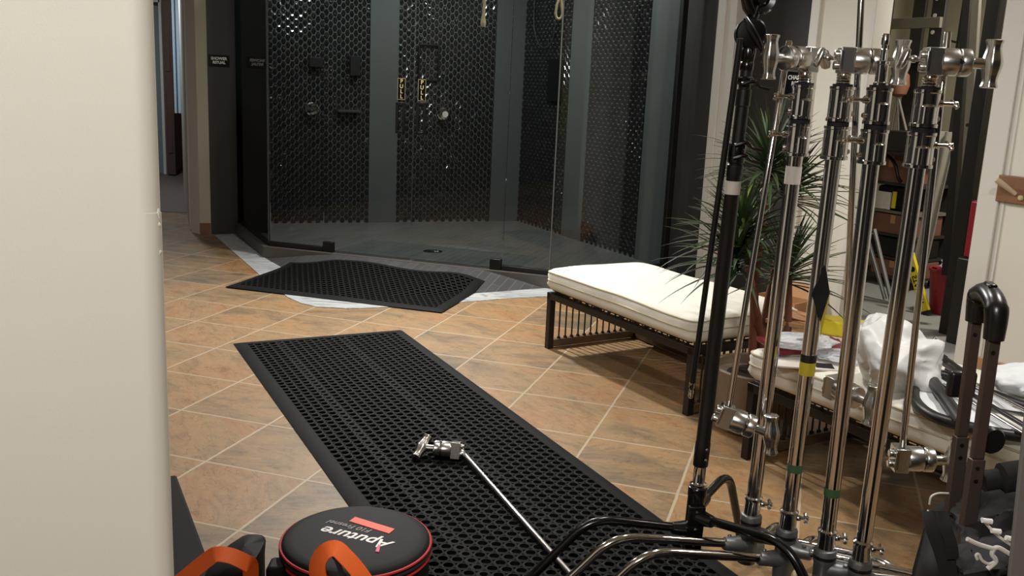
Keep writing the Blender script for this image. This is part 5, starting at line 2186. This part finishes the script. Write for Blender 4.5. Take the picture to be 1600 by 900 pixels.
# spirit level
lt, lb_ = sw(1421, 396, .85), sw(1446, 503, .85)
lb_.z = max(lb_.z, .008)
lv2 = thing('spirit_level', 'yellow spirit level leaning on the storeroom rack beside the red bin', 'spirit level', lb_)
u = (lt - lb_).normalized()
S = u.cross(-WD).normalized()
R = Matrix((S, -WD, u)).transposed()
ln = (lt - lb_).length
M = place(lb_, R)
G().box((0, 0, ln / 2), (.062, .026, ln), M).build('beam', M_YELLOW, lv2, bevel=.004)
G().box((0, 0, .012), (.064, .028, .024), M).build('end_cap', M_BLACKMETAL, lv2)
g = G()
g.lathe([(.018, .0135), (.018, .0145)], 20, M @ Matrix.Translation((0, 0, ln * .74)) @ frame((0, 1, 0)).to_4x4())
g.build('vial_window', M_BLACKMETAL, lv2)
text('STANLEY', .048, M @ Matrix.Translation((0, .0140, ln * .40)) @ Matrix((( 0, -1, 0, 0), (0, 0, 1, 0), (-1, 0, 0, 0), (0, 0, 0, 1))), M_BLACKMETAL, 'lettering', lv2, .0006, .0012)
# two dull tubes (folded legs) leaning in front of the rack
for x0, y0, x1, y1, lab in ((1354, 366, 1380, 490, 'dull grey tube leaning in the storeroom, left of a pair'), (1366, 358, 1390, 488, 'dull grey tube leaning in the storeroom, right of a pair')):
    p, q = sw(x0, y0, .95), sw(x1, y1, .95)
    q.z = max(q.z, .016)
    o = G().tube([q, q.lerp(p, .03), p], .014, 12).build('grey_tube', M_GREYTUBE)
    tag(recentre(o), lab, 'tube', 'tubes leaning in the storeroom')
# ================================================================== LIGHT
def area(name, loc, power, size, col=(1, .93, .82), target=None, spread=180):
    l = bpy.data.lights.new(name, 'AREA')
    l.shape = 'DISK'
    l.size = size
    l.energy = power
    l.color = col
    l.spread = radians(spread)
    o = bpy.data.objects.new(name, l)
    o.location = loc
    if target is not None:
        o.rotation_euler = (Vector(target) - Vector(loc)).to_track_quat('-Z', 'Y').to_euler()
    COL.objects.link(o)
    return o


WARM = (1, .965, .915)
area('downlight_entrance', (-.75, 6.35, 2.70), 74, .16, WARM, target=(-.2, 5.0, 0), spread=130)
area('downlight_hall', (-1.9, 4.6, 2.70), 26, .2, WARM)
area('downlight_middle', (.35, 3.2, 2.70), 26, .2, WARM)
area('pillar_fill', (-.7, -.9, 2.65), 62, .3, WARM, target=(-.8, 1.3, .9))  # unseen lamp added behind the camera to brighten the pillar face
area('downlight_right', (1.75, 2.3, 2.70), 34, .25, WARM)
area('shower_fill', (-.4, 7.9, 2.60), 16, .07, (.92, 1, .98))  # unseen small lamps added to lift the shower and spark glints on its tiles
area('shower_fill', (-1.4, 7.6, 2.60), 10, .07, (.92, 1, .98))
area('shower_fill', (.45, 7.25, 2.60), 9, .07, (.92, 1, .98))
s = wall_pt(1.8, 1.2, 2.6)
area('storeroom_lamp', s, 55, .3, (1, .93, .8))
area('corridor_lamp', (-3.9, 10.3, 2.6), 26, .3, (.9, .95, 1))

w = bpy.data.worlds.new('world')
w.use_nodes = True
bg = w.node_tree.nodes['Background']
bg.inputs['Color'].default_value = (1, .95, .9, 1)
bg.inputs['Strength'].default_value = .02
sc.world = w
sc.view_settings.view_transform = 'Standard'
sc.view_settings.look = 'None'
sc.view_settings.gamma = 1.0
sc.view_settings.use_curve_mapping = False
sc.view_settings.exposure = 0.0
sc.cycles.max_bounces = 8
sc.cycles.transparent_max_bounces = 16
sc.cycles.caustics_reflective = False
sc.cycles.caustics_refractive = False
sc.cycles.sample_clamp_indirect = 6
